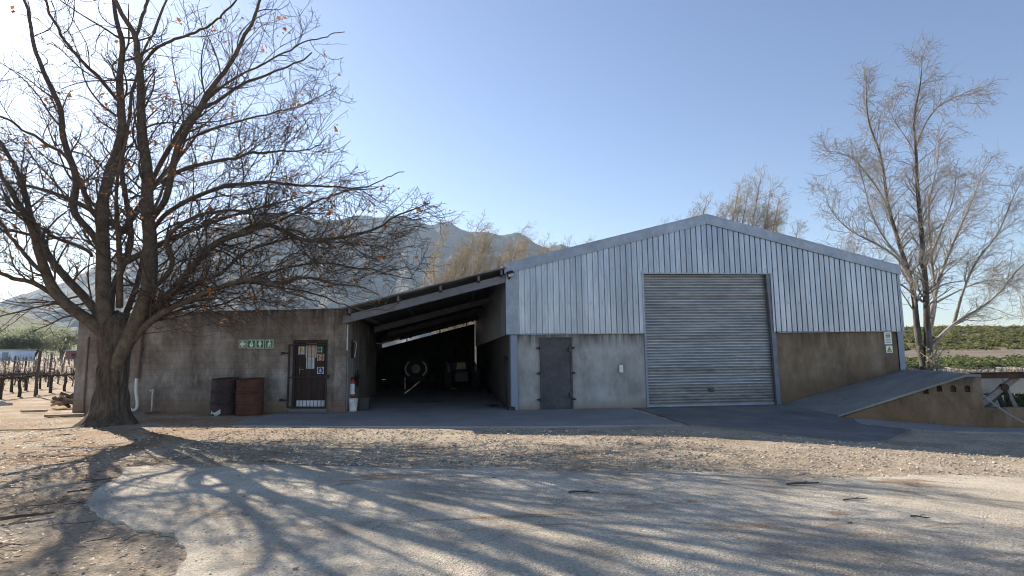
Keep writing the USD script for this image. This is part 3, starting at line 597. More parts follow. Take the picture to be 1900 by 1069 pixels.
qx, _ = wloc(289, 740); obj(wing, 'standpipe', cat([rod((qx, -.14, 0), (qx, -.14, .64), .022), rod((qx - .6, -.14, .03), (qx + .02, -.14, .03), .025)]), white_dirty); obj(wing, 'tap', cat([cb(qx - .035, qx + .035, -.17, -.11, .63, .69, .01), rod((qx, -.14, .66), (qx, -.24, .66), .018)]), white_plastic)
obj(wing, 'drain_slab', cb(px_ - .35, qx + .15, -.55, -.06, -.05, .05, .012), concrete_dark)
# things on the side face of the pier, facing the bay
SFX = -3.055
obj(wing, 'corner_pipe', rod((.035, .02, .1), (.035, .02, 2.8), .022), beam_mat)
pw = wlocal((-3.02, 17.08)); obj(wing, 'edge_strip', cb(.014, .05, -.028, -.018, 1.78, 2.52, .003), white_dirty)


def side_xf(name, label, cat_, y, z, group=None): return thing(name, label, cat_, (SFX - (y - 17.13) * .035, y, z), 0, group)


e = side_xf('fire_extinguisher', 'small red fire extinguisher with a white label hung on the bay side wall', 'extinguisher', 17.55, .44)
prof = np.array([(0, 0), (.075, 0), (.085, .015), (.085, .40), (.07, .45), (.03, .475), (.03, .50), (0, .50)])
mm = trimesh.creation.revolve(prof, sections=20); mm.apply_translation((.11, 0, 0)); obj(e, 'cylinder', mm, red, smooth=35)
a = np.linspace(-2.6, .5, 12); lab = np.vstack([np.c_[.11 + .0865 * np.cos(a), .0865 * np.sin(a), np.full(12, .06)], np.c_[.11 + .0865 * np.cos(a), .0865 * np.sin(a), np.full(12, .36)]]); i = np.arange(11); obj(e, 'paper_label', (lab, np.vstack([np.c_[i, i + 1, i + 13], np.c_[i, i + 13, i + 12]])), paper_white, smooth=True)
obj(e, 'valve', cat([cb(.08, .14, -.025, .025, .50, .54, .005), cb(.05, .18, -.012, .012, .54, .56, .004)]), steel_black); obj(e, 'hose', tube(spline([(.13, -.03, .53), (.2, -.06, .45), (.21, -.05, .25), (.2, -.04, .12)], 12), .012, 6), black_plastic); obj(e, 'wall_bracket', cb(-.03, .03, -.03, .03, .2, .45, .004), steel_black)
e = side_xf('wall_bracket', 'bent black and white metal wall bracket on the bay side wall', 'bracket', 18.2, 1.55)
obj(e, 'arm', tube(spline([(.02, 0, .52), (.10, -.02, .50), (.12, -.02, .3), (.08, 0, .02)], 10), .018, 6), white_dirty); obj(e, 'back_plate', cb(-.03, .03, -.10, .10, 0, .55, .005), steel_black)
e = side_xf('dark_pennant', 'black diamond shaped rubber flap fixed to the bay side wall', 'flap', 19.1, .62)
m = prism(sg.Polygon([(-.2, .1), (-.05, .55), (.2, .28), (.03, .0)]), .02); v = m.vertices; m.vertices = np.c_[.06 - v[:, 1] * -1, v[:, 0] * 1.6, v[:, 2]]; m.fix_normals(); obj(e, 'flap', m, black_plastic)
t_ = side_xf('white_bucket', 'dirty white plastic bucket standing at the foot of the pier', 'bucket', 17.28, .03)
mm = trimesh.creation.revolve(np.array([(0, 0), (.115, 0), (.14, .34), (.148, .34), (.148, .36), (.13, .36), (.105, .02), (0, .02)]), sections=20); mm.apply_translation((.18, 0, 0)); obj(t_, 'shell', mm, white_dirty, smooth=35); obj(t_, 'handle', tube(np.c_[.18 + .15 * np.cos(a0[:8]), -.02 - .10 * np.sin(a0[:8]), .33 - .08 * np.sin(a0[:8])], .004, 5), wire_mat)
t_ = side_xf('dark_crate', 'dark grey plastic crate standing beside the white bucket', 'crate', 17.55, .03)
obj(t_, 'box_shell', cat([cb(.34, .64, -.18, .18, 0, .02), cb(.34, .36, -.18, .18, .02, .36), cb(.62, .64, -.18, .18, .02, .36), cb(.36, .62, -.18, -.16, .02, .36), cb(.36, .62, .16, .18, .02, .36)]), black_plastic); obj(t_, 'rim', cat([cb(.33, .65, -.19, -.175, .33, .37, .004), cb(.33, .65, .175, .19, .33, .37, .004)]), black_plastic)


# green direction signs
def picto(kind):
    P = sg.Polygon; pt = sg.Point
    if kind == 'arrow': return P([(.04, .125), (.125, .21), (.16, .21), (.115, .155), (.21, .155), (.21, .095), (.115, .095), (.16, .04), (.125, .04)])
    if kind == 'flame': return pt(.125, .095).buffer(.058).union(P([(.075, .12), (.125, .215), (.10, .22), (.14, .235), (.15, .18), (.178, .12)])).difference(P([(.117, .09), (.133, .09), (.133, .16), (.117, .16)]))
    if kind == 'person': return pt(.125, .205).buffer(.022).union(P([(.085, .18), (.165, .18), (.18, .10), (.15, .10), (.14, .03), (.11, .03), (.10, .10), (.07, .10)]))
    return pt(.135, .21).buffer(.022).union(P([(.11, .18), (.155, .18), (.20, .12), (.185, .108), (.155, .14), (.15, .11), (.19, .04), (.165, .03), (.13, .09), (.09, .03), (.062, .04), (.105, .115), (.105, .14), (.075, .105), (.06, .115)]))


for i, (u, kind, lab) in enumerate(((450.5, 'arrow', 'faded pale green square sign with a white left arrow'), (467, 'flame', 'green square sign with a white drop shaped symbol'), (482.8, 'person', 'green square sign with a white upright figure'), (500, 'walk', 'green square sign with a white walking person'))):
    lx, lz = wloc(u, 638.5); w = .25
    s = thing('safety_sign', lab + ' on the block wall', 'sign', wpos(lx - w / 2, lz - w / 2, .012), WROT, 'row of safety signs on the block wall')
    obj(s, 'plate', cb(0, w, 0, .01, 0, w, .003), sign_white if i else sign_pale)
    obj(s, 'panel', cb(.014, w - .014, -.002, 0, .014, w - .014, .001), sign_green if i else M('faded_sign', [(.3, (.16, .27, .20)), (.7, (.26, .36, .27))], scale=9))
    m = prism(picto(kind), .002) if picto(kind).geom_type == 'Polygon' else cat([prism(g_, .002) for g_ in picto(kind).geoms]); m.apply_translation((0, -.004, 0)); obj(s, 'symbol', m, sign_white)

# notices on the door (behind the gate)
def on_door(u0, v0, u1, v1):
    a = wloc(u0, v0, -.135); b = wloc(u1, v1, -.135); return a[0], b[1], b[0] - a[0], a[1] - b[1]


def text_lines(w, h, rows, y=-.0025, rng=np.random.default_rng(3)):
    ms = []
    for r in range(rows):
        z = h * (.88 - .78 * r / max(rows - 1, 1)); x_ = .12 * w
        while x_ < .82 * w:
            l_ = rng.uniform(.05, .22) * w; ms.append(bx(x_, min(x_ + l_, .88 * w), y, y + .002, z - .3 * h / rows * .5, z + .3 * h / rows * .5)); x_ += l_ + .04 * w
    return cat(ms)


def notice(label, box, mat, tilt=0):
    lx, lz, w, h = box; t = thing('door_notice', label, 'notice', wpos(lx, lz, -.132), WROT, None)
    obj(t, 'sheet', cb(0, w, 0, .003, 0, h, .001), mat); return t, w, h


t, w, h = notice('white notice with a yellow warning triangle, top left on the barred door', on_door(554, 643, 566, 658), paper_white); m = prism(sg.Polygon([(.2 * w, .45 * h), (.8 * w, .45 * h), (.5 * w, .92 * h)]), .002); m.apply_translation((0, -.003, 0)); obj(t, 'triangle', m, yellow); obj(t, 'lettering', text_lines(w, h * .4, 3), ink)
t, w, h = notice('large cream printed notice, top middle on the barred door', on_door(568, 638, 587, 664), paper_cream); obj(t, 'lettering', text_lines(w, h, 10), ink)
t, w, h = notice('white printed sheet under the cream notice on the barred door', on_door(568.5, 664.5, 583, 684), paper_white); obj(t, 'lettering', text_lines(w, h, 9), ink)
t, w, h = notice('green first aid sign with white crosses on the barred door', on_door(588, 642, 600, 656), sign_green)
ms = []
for cx_, cz_ in ((.28, .3), (.72, .3), (.28, .72), (.72, .72)): ms += [bx((cx_ - .13) * w, (cx_ + .13) * w, -.003, -.0005, (cz_ - .05) * h, (cz_ + .05) * h), bx((cx_ - .05) * w, (cx_ + .05) * w, -.0035, -.0005, (cz_ - .15) * h, (cz_ + .15) * h)]
obj(t, 'crosses', cat(ms), sign_white)
t, w, h = notice('white prohibition sign with a red ring on the barred door', on_door(588.5, 657, 601.5, 669.5), paper_cream); ring = sg.Point(.5 * w, .5 * h).buffer(.42 * w).difference(sg.Point(.5 * w, .5 * h).buffer(.33 * w)).union(sg.LineString([(.25 * w, .75 * h), (.75 * w, .25 * h)]).buffer(.045 * w).intersection(sg.Point(.5 * w, .5 * h).buffer(.40 * w)))
m = prism(ring, .002); m.apply_translation((0, -.003, 0)); obj(t, 'ring', m, red); obj(t, 'cigarette', bx(.3 * w, .7 * w, -.002, -.0005, .46 * h, .54 * h), ink)
t, w, h = notice('white sign with a blue round symbol, lowest on the barred door', on_door(588.5, 681, 601, 694), paper_white); m = prism(sg.Point(.5 * w, .52 * h).buffer(.4 * w), .002); m.apply_translation((0, -.003, 0)); obj(t, 'disc', m, blue); m = prism(sg.Point(.5 * w, .62 * h).buffer(.12 * w).union(sg.Polygon([(.3 * w, .28 * h), (.7 * w, .28 * h), (.6 * w, .52 * h), (.4 * w, .52 * h)])), .002); m.apply_translation((0, -.0055, 0)); obj(t, 'figure', m, paper_white)


# drums
def drum(name, label, u, v, r, h, mat, seed):
    p = at_z(u, v); p = WO + WD * wloc(u, v)[0] - WIN * .50
    t = thing(name, label, 'drum', (p[0], p[1], .0), WROT, None)
    zz = [0, .02, .03]; rr = [r * .97, r * 1.0, r]
    for c in (.33, .64):
        for dz, dr_ in ((-.035, 0), (-.014, .020), (.014, .020), (.035, 0)): zz.append(h * c + dz); rr.append(r + dr_)
    zz += [h - .03, h - .015, h, h, h - .03]; rr += [r, r * 1.012, r * 1.012, r * .97, r * .965]
    S = 40; th = np.linspace(0, 2 * np.pi, S, endpoint=False); rg = np.random.default_rng(seed)
    ZZ = np.repeat(np.array(zz)[:, None], S, 1); TH = np.repeat(th[None], len(zz), 0)
    dent = 1 + .035 * (meshkit.noise(np.stack([np.cos(TH) * 1.5, np.sin(TH) * 1.5, ZZ * 1.8 + seed], -1), seed) - .5)
    RR = np.array(rr)[:, None] * dent; ZZ = ZZ + np.where(ZZ > h * .9, .03 * np.cos(TH - 1.2), 0)
    V = np.stack([RR * np.cos(TH), RR * np.sin(TH), ZZ], -1).reshape(-1, 3); i, j = np.meshgrid(np.arange(len(zz) - 1), np.arange(S), indexing='ij')
    qd = np.stack([i * S + j, i * S + (j + 1) % S, (i + 1) * S + (j + 1) % S, (i + 1) * S + j], -1).reshape(-1, 4)
    obj(t, 'shell', (V, qd), mat, smooth=40)
    lid = trimesh.creation.cylinder(r * .965, .01, sections=S); lid.apply_translation((0, 0, h - .04)); obj(t, 'inner_base', lid, rust_dark)
    return t


d1 = drum('steel_drum', 'dark rusty steel drum with a white splash near its foot, left of the pair', 436, 762, .36, 1.02, rust_dark, 2)
a = np.linspace(-2.15, -1.25, 10); z0 = .10 + .03 * np.sin(a * 9); z1 = .17 + .05 * np.sin(a * 5 + 1)
V = np.vstack([np.c_[.366 * np.cos(a), .366 * np.sin(a), z0 - .08], np.c_[.366 * np.cos(a), .366 * np.sin(a), z1 - .04]]); i = np.arange(9); obj(d1, 'paint_splash', (V, np.vstack([np.c_[i, i + 1, i + 11], np.c_[i, i + 11, i + 10]])), white_dirty, smooth=True)
drum('steel_drum', 'red brown rusty steel drum nearest the barred door', 481, 764, .37, 1.0, rust_red, 7)

# ------------------------------------------------------------------ signs, lamp and hose on the shed
p = at_y(1648, 627, FY); w, h = .25, .40
s = thing('notice_board', 'white notice board with round grey emblem at the right end of the plinth', 'sign', (p[0] - w / 2, FY + .006, p[2] - h / 2))
obj(s, 'plate', cb(0, w, 0, .012, 0, h, .003), sign_white)
m = prism(sg.Point(w / 2, .265).buffer(.075).difference(sg.Point(w / 2, .265).buffer(.055)).union(sg.Polygon([(.06, .24), (w - .06, .24), (w - .075, .285), (.075, .285)])), .003); m.apply_translation((0, -.0035, 0)); obj(s, 'emblem', m, ink)
obj(s, 'lettering', cat([bx(.03, w - .03, -.003, -.0005, .13, .15), bx(.05, w - .05, -.003, -.0005, .09, .105), bx(.03, w - .03, -.003, -.0005, .05, .065)]), ink)
p = at_y(1650.5, 648, FY); w = .22
s = thing('warning_sign', 'small white square sign with a yellow warning triangle, below the notice board', 'sign', (p[0] - w / 2, FY + .006, p[2] - w / 2))
obj(s, 'plate', cb(0, w, 0, .012, 0, w, .003), sign_white)
tri = sg.Polygon([(.03, .035), (w - .03, .035), (w / 2, w - .03)]); m = prism(tri.difference(tri.buffer(-.018)), .003); m.apply_translation((0, -.0035, 0)); obj(s, 'border', m, steel_black); m = prism(tri.buffer(-.018), .002); m.apply_translation((0, -.0025, 0)); obj(s, 'triangle', m, yellow); m = prism(sg.Polygon([(.115, .135), (.10, .09), (.115, .09), (.105, .05), (.128, .10), (.113, .10), (.125, .135)]), .002); m.apply_translation((0, -.005, 0)); obj(s, 'bolt_symbol', m, steel_black)
p = at_y(946, 508, FY - .25)
s = thing('floodlight', 'small dark floodlight under the left end of the shed gable', 'floodlight', (p[0], FY - .05, p[2]))
m = cb(-.10, .10, -.07, .07, -.06, .06, .012); m.apply_transform(trimesh.transformations.rotation_matrix(.7, (1, 0, 0))); m.apply_translation((.02, -.16, .0)); m.apply_transform(trimesh.transformations.rotation_matrix(-.3, (0, 1, 0))); obj(s, 'housing', m, steel_black)
m = cb(-.08, .08, -.078, -.071, -.045, .045, .002); m.apply_transform(trimesh.transformations.rotation_matrix(.7, (1, 0, 0))); m.apply_translation((.02, -.16, .0)); m.apply_transform(trimesh.transformations.rotation_matrix(-.3, (0, 1, 0))); obj(s, 'lens', m, white_dirty)
obj(s, 'bracket', cat([cb(-.015, .015, -.13, .005, -.09, -.065, .004), cb(-.03, .03, -.012, .004, -.14, -.05, .004)]), steel_black)
hx = XL + .06
s = thing('water_hose', 'black hose hanging in a long loop on the plinth inside the bay', 'hose', (hx, 17.5, 0))
pts = [(0, -.35, 1.42), (-.03, -.28, 1.53), (-.04, -.10, 1.55), (-.03, .05, 1.40), (-.03, .12, .9), (-.02, .05, .35), (-.08, -.1, .06), (-.25, -.05, .05), (-.5, .25, .05), (-.2, .5, .05), (-.6, .8, .05)]
obj(s, 'hose', tube(spline(pts, 60), .016, 6), black_plastic, smooth=60); obj(s, 'loop', tube(spline([(-.03, -.26, 1.50), (-.05, -.38, 1.0), (-.04, -.36, .4), (-.05, -.2, .06)], 24), .016, 6), black_plastic, smooth=60); obj(s, 'hook', cb(-.09, .04, -.22, -.18, 1.48, 1.51), steel_black)

# ------------------------------------------------------------------ things deep in the bay
s = thing('mist_sprayer', 'vineyard mist sprayer with a round pale fan cover deep in the dark bay', 'sprayer', (-1.75, 27.5, .03))
mm = trimesh.creation.cylinder(.62, 1.9, sections=24); mm.apply_transform(trimesh.transformations.rotation_matrix(math.pi / 2, (1, 0, 0))); mm.apply_translation((0, 1.6, .95)); obj(s, 'tank', mm, rubber, smooth=35)
mm = trimesh.creation.cylinder(.21, .06, sections=28); mm.apply_transform(trimesh.transformations.rotation_matrix(math.pi / 2, (1, 0, 0))); mm.apply_translation((0, .45, .95)); obj(s, 'fan_cover', mm, mach_grey, smooth=35)
for sx in (-1, 1):
    a = np.linspace(-.9, .9, 9); P = np.c_[sx * .50 * np.cos(a), np.full(9, .5), .95 + .42 * np.sin(a)]; obj(s, 'deflector', tube(P, .04, 8), pale_grey, smooth=50)
    w_ = trimesh.creation.cylinder(.36, .24, sections=22); w_.apply_transform(trimesh.transformations.rotation_matrix(math.pi / 2, (0, 1, 0))); w_.apply_translation((sx * .72, 1.7, .36)); obj(s, 'wheel', w_, rubber, smooth=35)
obj(s, 'chassis', cat([cb(-.5, -.42, .5, 3.0, .35, .45), cb(.42, .5, .5, 3.0, .35, .45), cb(-.42, .42, .55, .65, .35, .45), cb(-.04, .04, 2.8, 3.8, .38, .46)]), rubber); obj(s, 'stand', cb(-.54, -.48, .46, .54, 0, .55), pale_grey)
s = thing('farm_tractor', 'dark farm tractor with a tan seat standing at the right of the bay', 'tractor', (.35, 26.0, .03), 8)
for sx in (-1, 1):
    for yy, rr_, ww in ((0, .58, .32), (2.0, .36, .22)):
        w_ = trimesh.creation.revolve(np.array([(0, -ww / 2), (rr_ * .55, -ww / 2), (rr_ * .92, -ww / 2), (rr_, -ww * .3), (rr_, ww * .3), (rr_ * .92, ww / 2), (rr_ * .55, ww / 2), (0, ww / 2)]), sections=24); w_.apply_transform(trimesh.transformations.rotation_matrix(math.pi / 2, (0, 1, 0))); w_.apply_translation((sx * .62, yy, rr_)); obj(s, 'wheel', w_, rubber, smooth=35)
obj(s, 'bonnet', cb(-.28, .28, .8, 2.3, .65, 1.2, .05), steel_dark); obj(s, 'body', cb(-.3, .3, -.3, .8, .4, .85, .04), steel_dark); obj(s, 'seat', cat([cb(-.24, .24, -.2, .22, .95, 1.05, .03), cb(-.20, .20, -.26, -.18, 1.0, 1.25, .03)]), tan_paint)
obj(s, 'steering_wheel', tube(np.c_[.2 * np.cos(a0), .55 + .06 * np.sin(a0), 1.35 + .18 * np.sin(a0)], .015, 6), steel_black); obj(s, 'exhaust', rod((.18, 1.8, 1.2), (.18, 1.8, 2.1), .035), steel_black); obj(s, 'roll_bar', tube(np.array([(-.45, -.35, .8), (-.45, -.4, 2.0), (.45, -.4, 2.0), (.45, -.35, .8)]), .03, 8), steel_black)
for sx in (-1, 1): obj(s, 'mudguard', tube(np.c_[np.full(7, sx * .6), .66 * np.cos(np.linspace(.4, 2.7, 7)), .58 + .66 * np.sin(np.linspace(.4, 2.7, 7))], .06, 6), mach_grey)
p = at_z(838, 722, .03); s = thing('pale_offcut', 'short pale board lying on the bay floor', 'board', (p[0], p[1], .03)); obj(s, 'board', cb(-.22, .22, -.06, .06, 0, .07), wood_pale)
p = at_z(797, 746, .03); s = thing('floor_grate', 'dark square drain grate with wet glints in the bay floor', 'grate', (p[0], p[1], .031)); obj(s, 'frame', cat([bx(-.45, -.40, -.4, .4, 0, .012), bx(.40, .45, -.4, .4, 0, .012), bx(-.4, .4, -.4, -.35, 0, .012), bx(-.4, .4, .35, .4, 0, .012)]), steel_dark)
for i in range(9): obj(s, 'bar', bx(-.36 + i * .085, -.33 + i * .085, -.345, .345, .001, .011), steel_dark)

# ------------------------------------------------------------------ loading ramp
A_, B_ = np.array([9.86, 16.55]), np.array([9.97, 14.22]); C_, D_ = np.array([13.9, 16.55]), np.array([12.28, 12.72]); E_ = D_ + (D_ - B_) / np.linalg.norm(D_ - B_) * .28; F_ = np.array([14.3, 16.55])
zr = 1.0
ramp = thing('loading_ramp', 'sloping concrete loading ramp with an ochre stained side wall against the shed', 'ramp')
P2 = np.array([A_, B_, D_, E_, F_, C_]); ZT = np.array([.03, -.06, zr, zr + .0, zr, zr])
sd_ = (D_ - B_) / np.linalg.norm(D_ - B_); nrm = np.array([sd_[1], -sd_[0]])
LB = np.linalg.norm(E_ - B_); LD = np.linalg.norm(D_ - B_); ang_ = math.degrees(math.atan2(sd_[1], sd_[0]))
sidep = m3.CrossSection([np.array([(0.0, -.7), (LB, -.7), (LB, zr - .052), (LD, zr - .052), (.12, ZT[1] - .03), (0, ZT[1] - .06)])])
body = m3.Manifold.extrude(sidep, .28).rotate((90, 0, 0)).translate((0, .28, 0)).rotate((0, 0, ang_)).translate((B_[0], B_[1], 0))
ed = F_ - E_; Le = np.linalg.norm(ed); ea = math.degrees(math.atan2(ed[1], ed[0]))
body = body + m3.Manifold.cube((Le - .26, .28, zr + .648)).translate((.26, 0.02, -.7)).rotate((0, 0, ea)).translate((E_[0], E_[1], 0))
for tt, dz in ((.70, .72), (.80, .78), (.90, .78), (1.0, .78)):
    c_ = B_ + (D_ - B_) * tt
    h_ = m3.Manifold.cylinder(.3, .055, .055, 14).rotate((90, 0, 0)).translate((0, .15, 0)) + m3.Manifold.cube((.11, .3, .10), True).translate((0, 0, -.05))
    body = body - h_.rotate((0, 0, math.degrees(math.atan2(sd_[1], sd_[0])))).translate((c_[0], c_[1], dz - .1 + .0))
obj(ramp, 'side_wall', body, ramp_wall)
ov = .05
P3 = [B_ - nrm * -ov, D_ + nrm * ov, E_ + nrm * ov * .3, F_, C_, A_]
topv = np.c_[np.array([A_, B_ + nrm * ov, D_ + nrm * ov, E_ + nrm * ov, F_, C_]), ZT + .005]
N6 = 24
g = []
# ruled deck surface, subdivided
for i in range(N6 + 1):
    s_ = i / N6; g.append([(A_ + (C_ - A_) * s_).tolist() + [ZT[0] + (ZT[5] - ZT[0]) * s_], (B_ + nrm * ov + (D_ - B_) * s_).tolist() + [ZT[1] + (ZT[2] - ZT[1]) * s_]])
g.append([F_.tolist() + [zr], (E_ + nrm * ov).tolist() + [zr]])
g = np.array(g); R_ = np.linspace(0, 1, 14); G = g[:, 0][:, None] * (1 - R_)[None, :, None] + g[:, 1][:, None] * R_[None, :, None]
G[:, :, 2] += .012 * fbm2(G[:, :, 0], G[:, :, 1], 1.2, 31)
n0, n1_ = G.shape[:2]; Vt_ = G.reshape(-1, 3); Vb_ = Vt_ - [0, 0, .055]; I = np.arange(n0 * n1_).reshape(n0, n1_); qt = np.stack([I[:-1, :-1], I[:-1, 1:], I[1:, 1:], I[1:, :-1]], -1).reshape(-1, 4)
rim = np.r_[I[0, :-1], I[:-1, -1], I[-1, :0:-1], I[:0:-1, 0]]; rj = np.roll(rim, -1); nv = n0 * n1_
m = trimesh.Trimesh(np.vstack([Vt_, Vb_]), np.vstack([qt[:, [0, 1, 2]], qt[:, [0, 2, 3]], qt[:, [0, 2, 1]] + nv, qt[:, [0, 3, 2]] + nv, np.c_[rim, rim + nv, rj + nv], np.c_[rim, rj + nv, rj]]), process=False); m.fix_normals(); obj(ramp, 'deck', m, ramp_top_mat, smooth=40)

# ------------------------------------------------------------------ scrap beside the ramp
lw = thing('low_concrete_wall', 'low dark concrete wall at the right of the ramp', 'wall', (12.6, 12.75, -.27), -14)
obj(lw, 'wall', cb(.02, 4.5, -.0, .25, -.3, .47, .02), ramp_wall)
tr = thing('scrap_trailer', 'old trailer frame with rusty beam, cream panels and slanted struts beside the ramp', 'trailer', (13.5, 13.5, -.2), -8)
obj(tr, 'rusty_beam', cat([cb(-.3, 4.5, -.06, .06, 1.05, 1.19, .008), cb(-.3, 4.5, -.10, .10, 1.19, 1.205, .003)]), rust); obj(tr, 'rusty_post', cb(1.28, 1.36, -.12, .0, -.1, 1.38, .01), rust)
obj(tr, 'tank_panel', cb(-.1, .92, .55, .62, .62, 1.03, .02), cream_panel); obj(tr, 'tank_panel', cb(-.1, .92, .56, .63, .05, .58, .02), cream_panel); obj(tr, 'tank_panel', cb(.96, 2.6, .58, .66, .62, 1.03, .02), cream_panel); obj(tr, 'tank_end', cb(2.3, 2.6, .66, 1.6, .05, 1.0, .02), cream_panel)


def strut(a, b, w, d):
    a, b = np.array(a, float), np.array(b, float); L_ = np.linalg.norm(b - a); m = cb(0, L_, -d / 2, d / 2, -w / 2, w / 2, .006)
    an = math.atan2(b[2] - a[2], b[0] - a[0]); m.apply_transform(trimesh.transformations.rotation_matrix(-an, (0, 1, 0))); m.apply_translation(a); return m


obj(tr, 'strut', strut((-.05, .12, .38), (.95, .15, 1.08), .14, .08), mach_grey); obj(tr, 'strut', strut((.0, .22, .22), (.62, .24, .78), .20, .06), steel_dark); obj(tr, 'strut', strut((.60, .1, .80), (.86, .12, .15), .11, .08), mach_grey); obj(tr, 'strut', strut((.5, .28, .75), (.72, .3, .1), .10, .06), steel_dark)
mm = trimesh.creation.cylinder(.09, .12, sections=18); mm.apply_transform(trimesh.transformations.rotation_matrix(math.pi / 2, (1, 0, 0))); mm.apply_translation((.57, .1, .82)); obj(tr, 'pivot', mm, rust, smooth=35)
obj(tr, 'cable', tube(spline([(.58, .05, .75), (.60, 0, .55), (.55, .02, .35), (.57, .05, .1)], 14), .014, 6), black_plastic); obj(tr, 'axle', rod((-.2, .4, .15), (3.5, .4, .15), .05), steel_dark)
s = thing('loose_wire', 'pair of pale loose wires drooping from the end of the ramp', 'wire', (12.5, 12.58, .55))
for o in (0, .05): obj(s, 'strand', tube(spline([(0, o, 0), (.25, -.12 + o, -.28), (.55, -.2 + o, -.52), (.95, -.35 + o * 2, -.78)], 16), .008, 5), wire_mat)
bd = thing('weathered_board', 'weathered upright board leaning behind the right corner of the shed', 'board', (14.15, 17.6, 0)); obj(bd, 'board', cb(0, .36, 0, .05, 0, 1.22, .01), post_wood); obj(bd, 'pipe', rod((.0, -.05, 1.10), (.52, -.05, 1.08), .02), steel_black)


# ------------------------------------------------------------------ trees
def spawn(P, R, n, lens, ang, K, rng, t0=.25, t1=1.0, up=0.0, out=0.0, center=None, wander=.25, ratio=.6, rmin=.003, tipr=.25, wind=None, lmul=None, curl=0.0, cap=None):
    """children of every branch: P (N,K0,3), R (N,K0); n per parent (int or array)."""
    N, K0, _ = P.shape; n = np.broadcast_to(np.asarray(n), (N,)); par = np.repeat(np.arange(N), n); m_ = len(par)
    first = np.cumsum(n) - n; order = np.arange(m_) - first[par]
    t = t0 + (t1 - t0) * (order + rng.uniform(0, 1, m_)) / n[par]
    x_ = t * (K0 - 1); i = np.minimum(x_.astype(int), K0 - 2); fr = (x_ - i)[:, None]
    pos = P[par, i] * (1 - fr) + P[par, i + 1] * fr; T = P[par, i + 1] - P[par, i]; T /= np.linalg.norm(T, axis=1, keepdims=True) + 1e-9
    pr = R[par, i] * (1 - fr[:, 0]) + R[par, i + 1] * fr[:, 0]
    q_ = rng.normal(size=(m_, 3)); q_ -= T * (q_ * T).sum(1, keepdims=True); q_ /= np.linalg.norm(q_, axis=1, keepdims=True)
    a = np.radians(rng.normal(ang[0], ang[1], m_))[:, None]; d = T * np.cos(a) + q_ * np.sin(a)
    Lr = rng.uniform(lens[0], lens[1], m_) * (1 - .45 * (t - t0) / (t1 - t0 + 1e-9))
    if lmul is not None: Lr = Lr * lmul[par]
    st = (Lr / (K - 1))[:, None]; C = np.empty((m_, K, 3)); C[:, 0] = pos; w = rng.normal(size=(m_, 3)) * wander
    cv = rng.normal(size=(m_, 3)) * curl
    for k in range(1, K):
        w = .6 * w + rng.normal(size=(m_, 3)) * wander * .5
        d = d + w / K * 2 + cv / K; d[:, 2] += up / K
        if out and center is not None:
            o = C[:, k - 1] - center; o /= np.linalg.norm(o, axis=1, keepdims=True) + 1e-9; d = d + o * out / K
        if wind is not None: d = d + np.asarray(wind) / K
        d /= np.linalg.norm(d, axis=1, keepdims=True); C[:, k] = C[:, k - 1] + d * st
    r0 = np.maximum(pr * ratio * rng.uniform(.7, 1.05, m_), rmin)
    if cap: r0 = np.minimum(r0, cap)
    Rr = r0[:, None] * np.linspace(1, tipr, K)[None]
    return C, np.maximum(Rr, rmin * .7)


def cull(C, R, keep): return C[keep], R[keep]


def limb_px(pts, y0, dy, n, r0, r1, tp=.85):
    """a limb through picture points on a plane that drifts dy metres in depth along its length."""
    k = len(pts); P = np.array([at_y(u, v, y0 + dy * i / (k - 1)) for i, (u, v) in enumerate(pts)]); S = spline(P, n)
    return S, np.interp(np.linspace(0, 1, n), [0, .2, .5, 1], [r0 * (.55 if tp < .65 else 1), r0 * tp, (r0 * tp * .62 + r1 * .38), r1])


def to_len(S, R, n):
    s = np.linspace(0, len(S) - 1, n); i = np.minimum(s.astype(int), len(S) - 2); f = (s - i)[:, None]; return S[i] * (1 - f) + S[i + 1] * f, R[i] * (1 - f[:, 0]) + R[i + 1] * f[:, 0]


rng = np.random.default_rng(11)
TB = np.array([-8.42, 15.5, 0]); TY = 15.5
oak = thing('oak_tree', 'huge bare spreading oak with a few yellow leaves in front of the block building', 'tree', (0, 0, 0))
# trunk
nz, nth = 64, 96
zz = np.linspace(-.15, 2.75, nz); th = np.linspace(0, 2 * np.pi, nth, endpoint=False); ZZ, TH = np.meshgrid(zz, th, indexing='ij')
lobes = 1 + .30 * np.sin(TH * 3 + .4) + .22 * np.sin(TH * 5 + 2.0) + 1.3 * np.clip(np.cos(TH - np.pi), 0, 1) ** 2
base = np.interp(zz, [-.15, .0, .35, .9, 1.5, 1.9, 2.2, 2.45, 2.62, 2.75], [.43, .42, .385, .355, .35, .38, .42, .40, .32, .18])[:, None]
RR = base + .17 * np.exp(-np.maximum(ZZ, 0) / .20) * lobes
ridge = meshkit.noise(np.stack([np.cos(TH) * 6.5, np.sin(TH) * 6.5, ZZ * 1.6], -1), 3); ridge2 = meshkit.noise(np.stack([np.cos(TH) * 13, np.sin(TH) * 13, ZZ * 4.5 + 9], -1), 5)
RR = RR + .055 * (np.abs(ridge - .5) * 2 - .5) + .03 * (ridge2 - .5) + .06 * (meshkit.noise(np.stack([np.cos(TH) * 1.3, np.sin(TH) * 1.3, ZZ * .8], -1), 8) - .5)
cxs = np.interp(zz, [0, 2.75], [-8.50, -8.50])[:, None]
V = np.stack([cxs + RR * np.cos(TH), TY + RR * np.sin(TH), ZZ], -1).reshape(-1, 3); i, j = np.meshgrid(np.arange(nz - 1), np.arange(nth), indexing='ij'); qd = np.stack([i * nth + j, i * nth + (j + 1) % nth, (i + 1) * nth + (j + 1) % nth, (i + 1) * nth + j], -1).reshape(-1, 4)
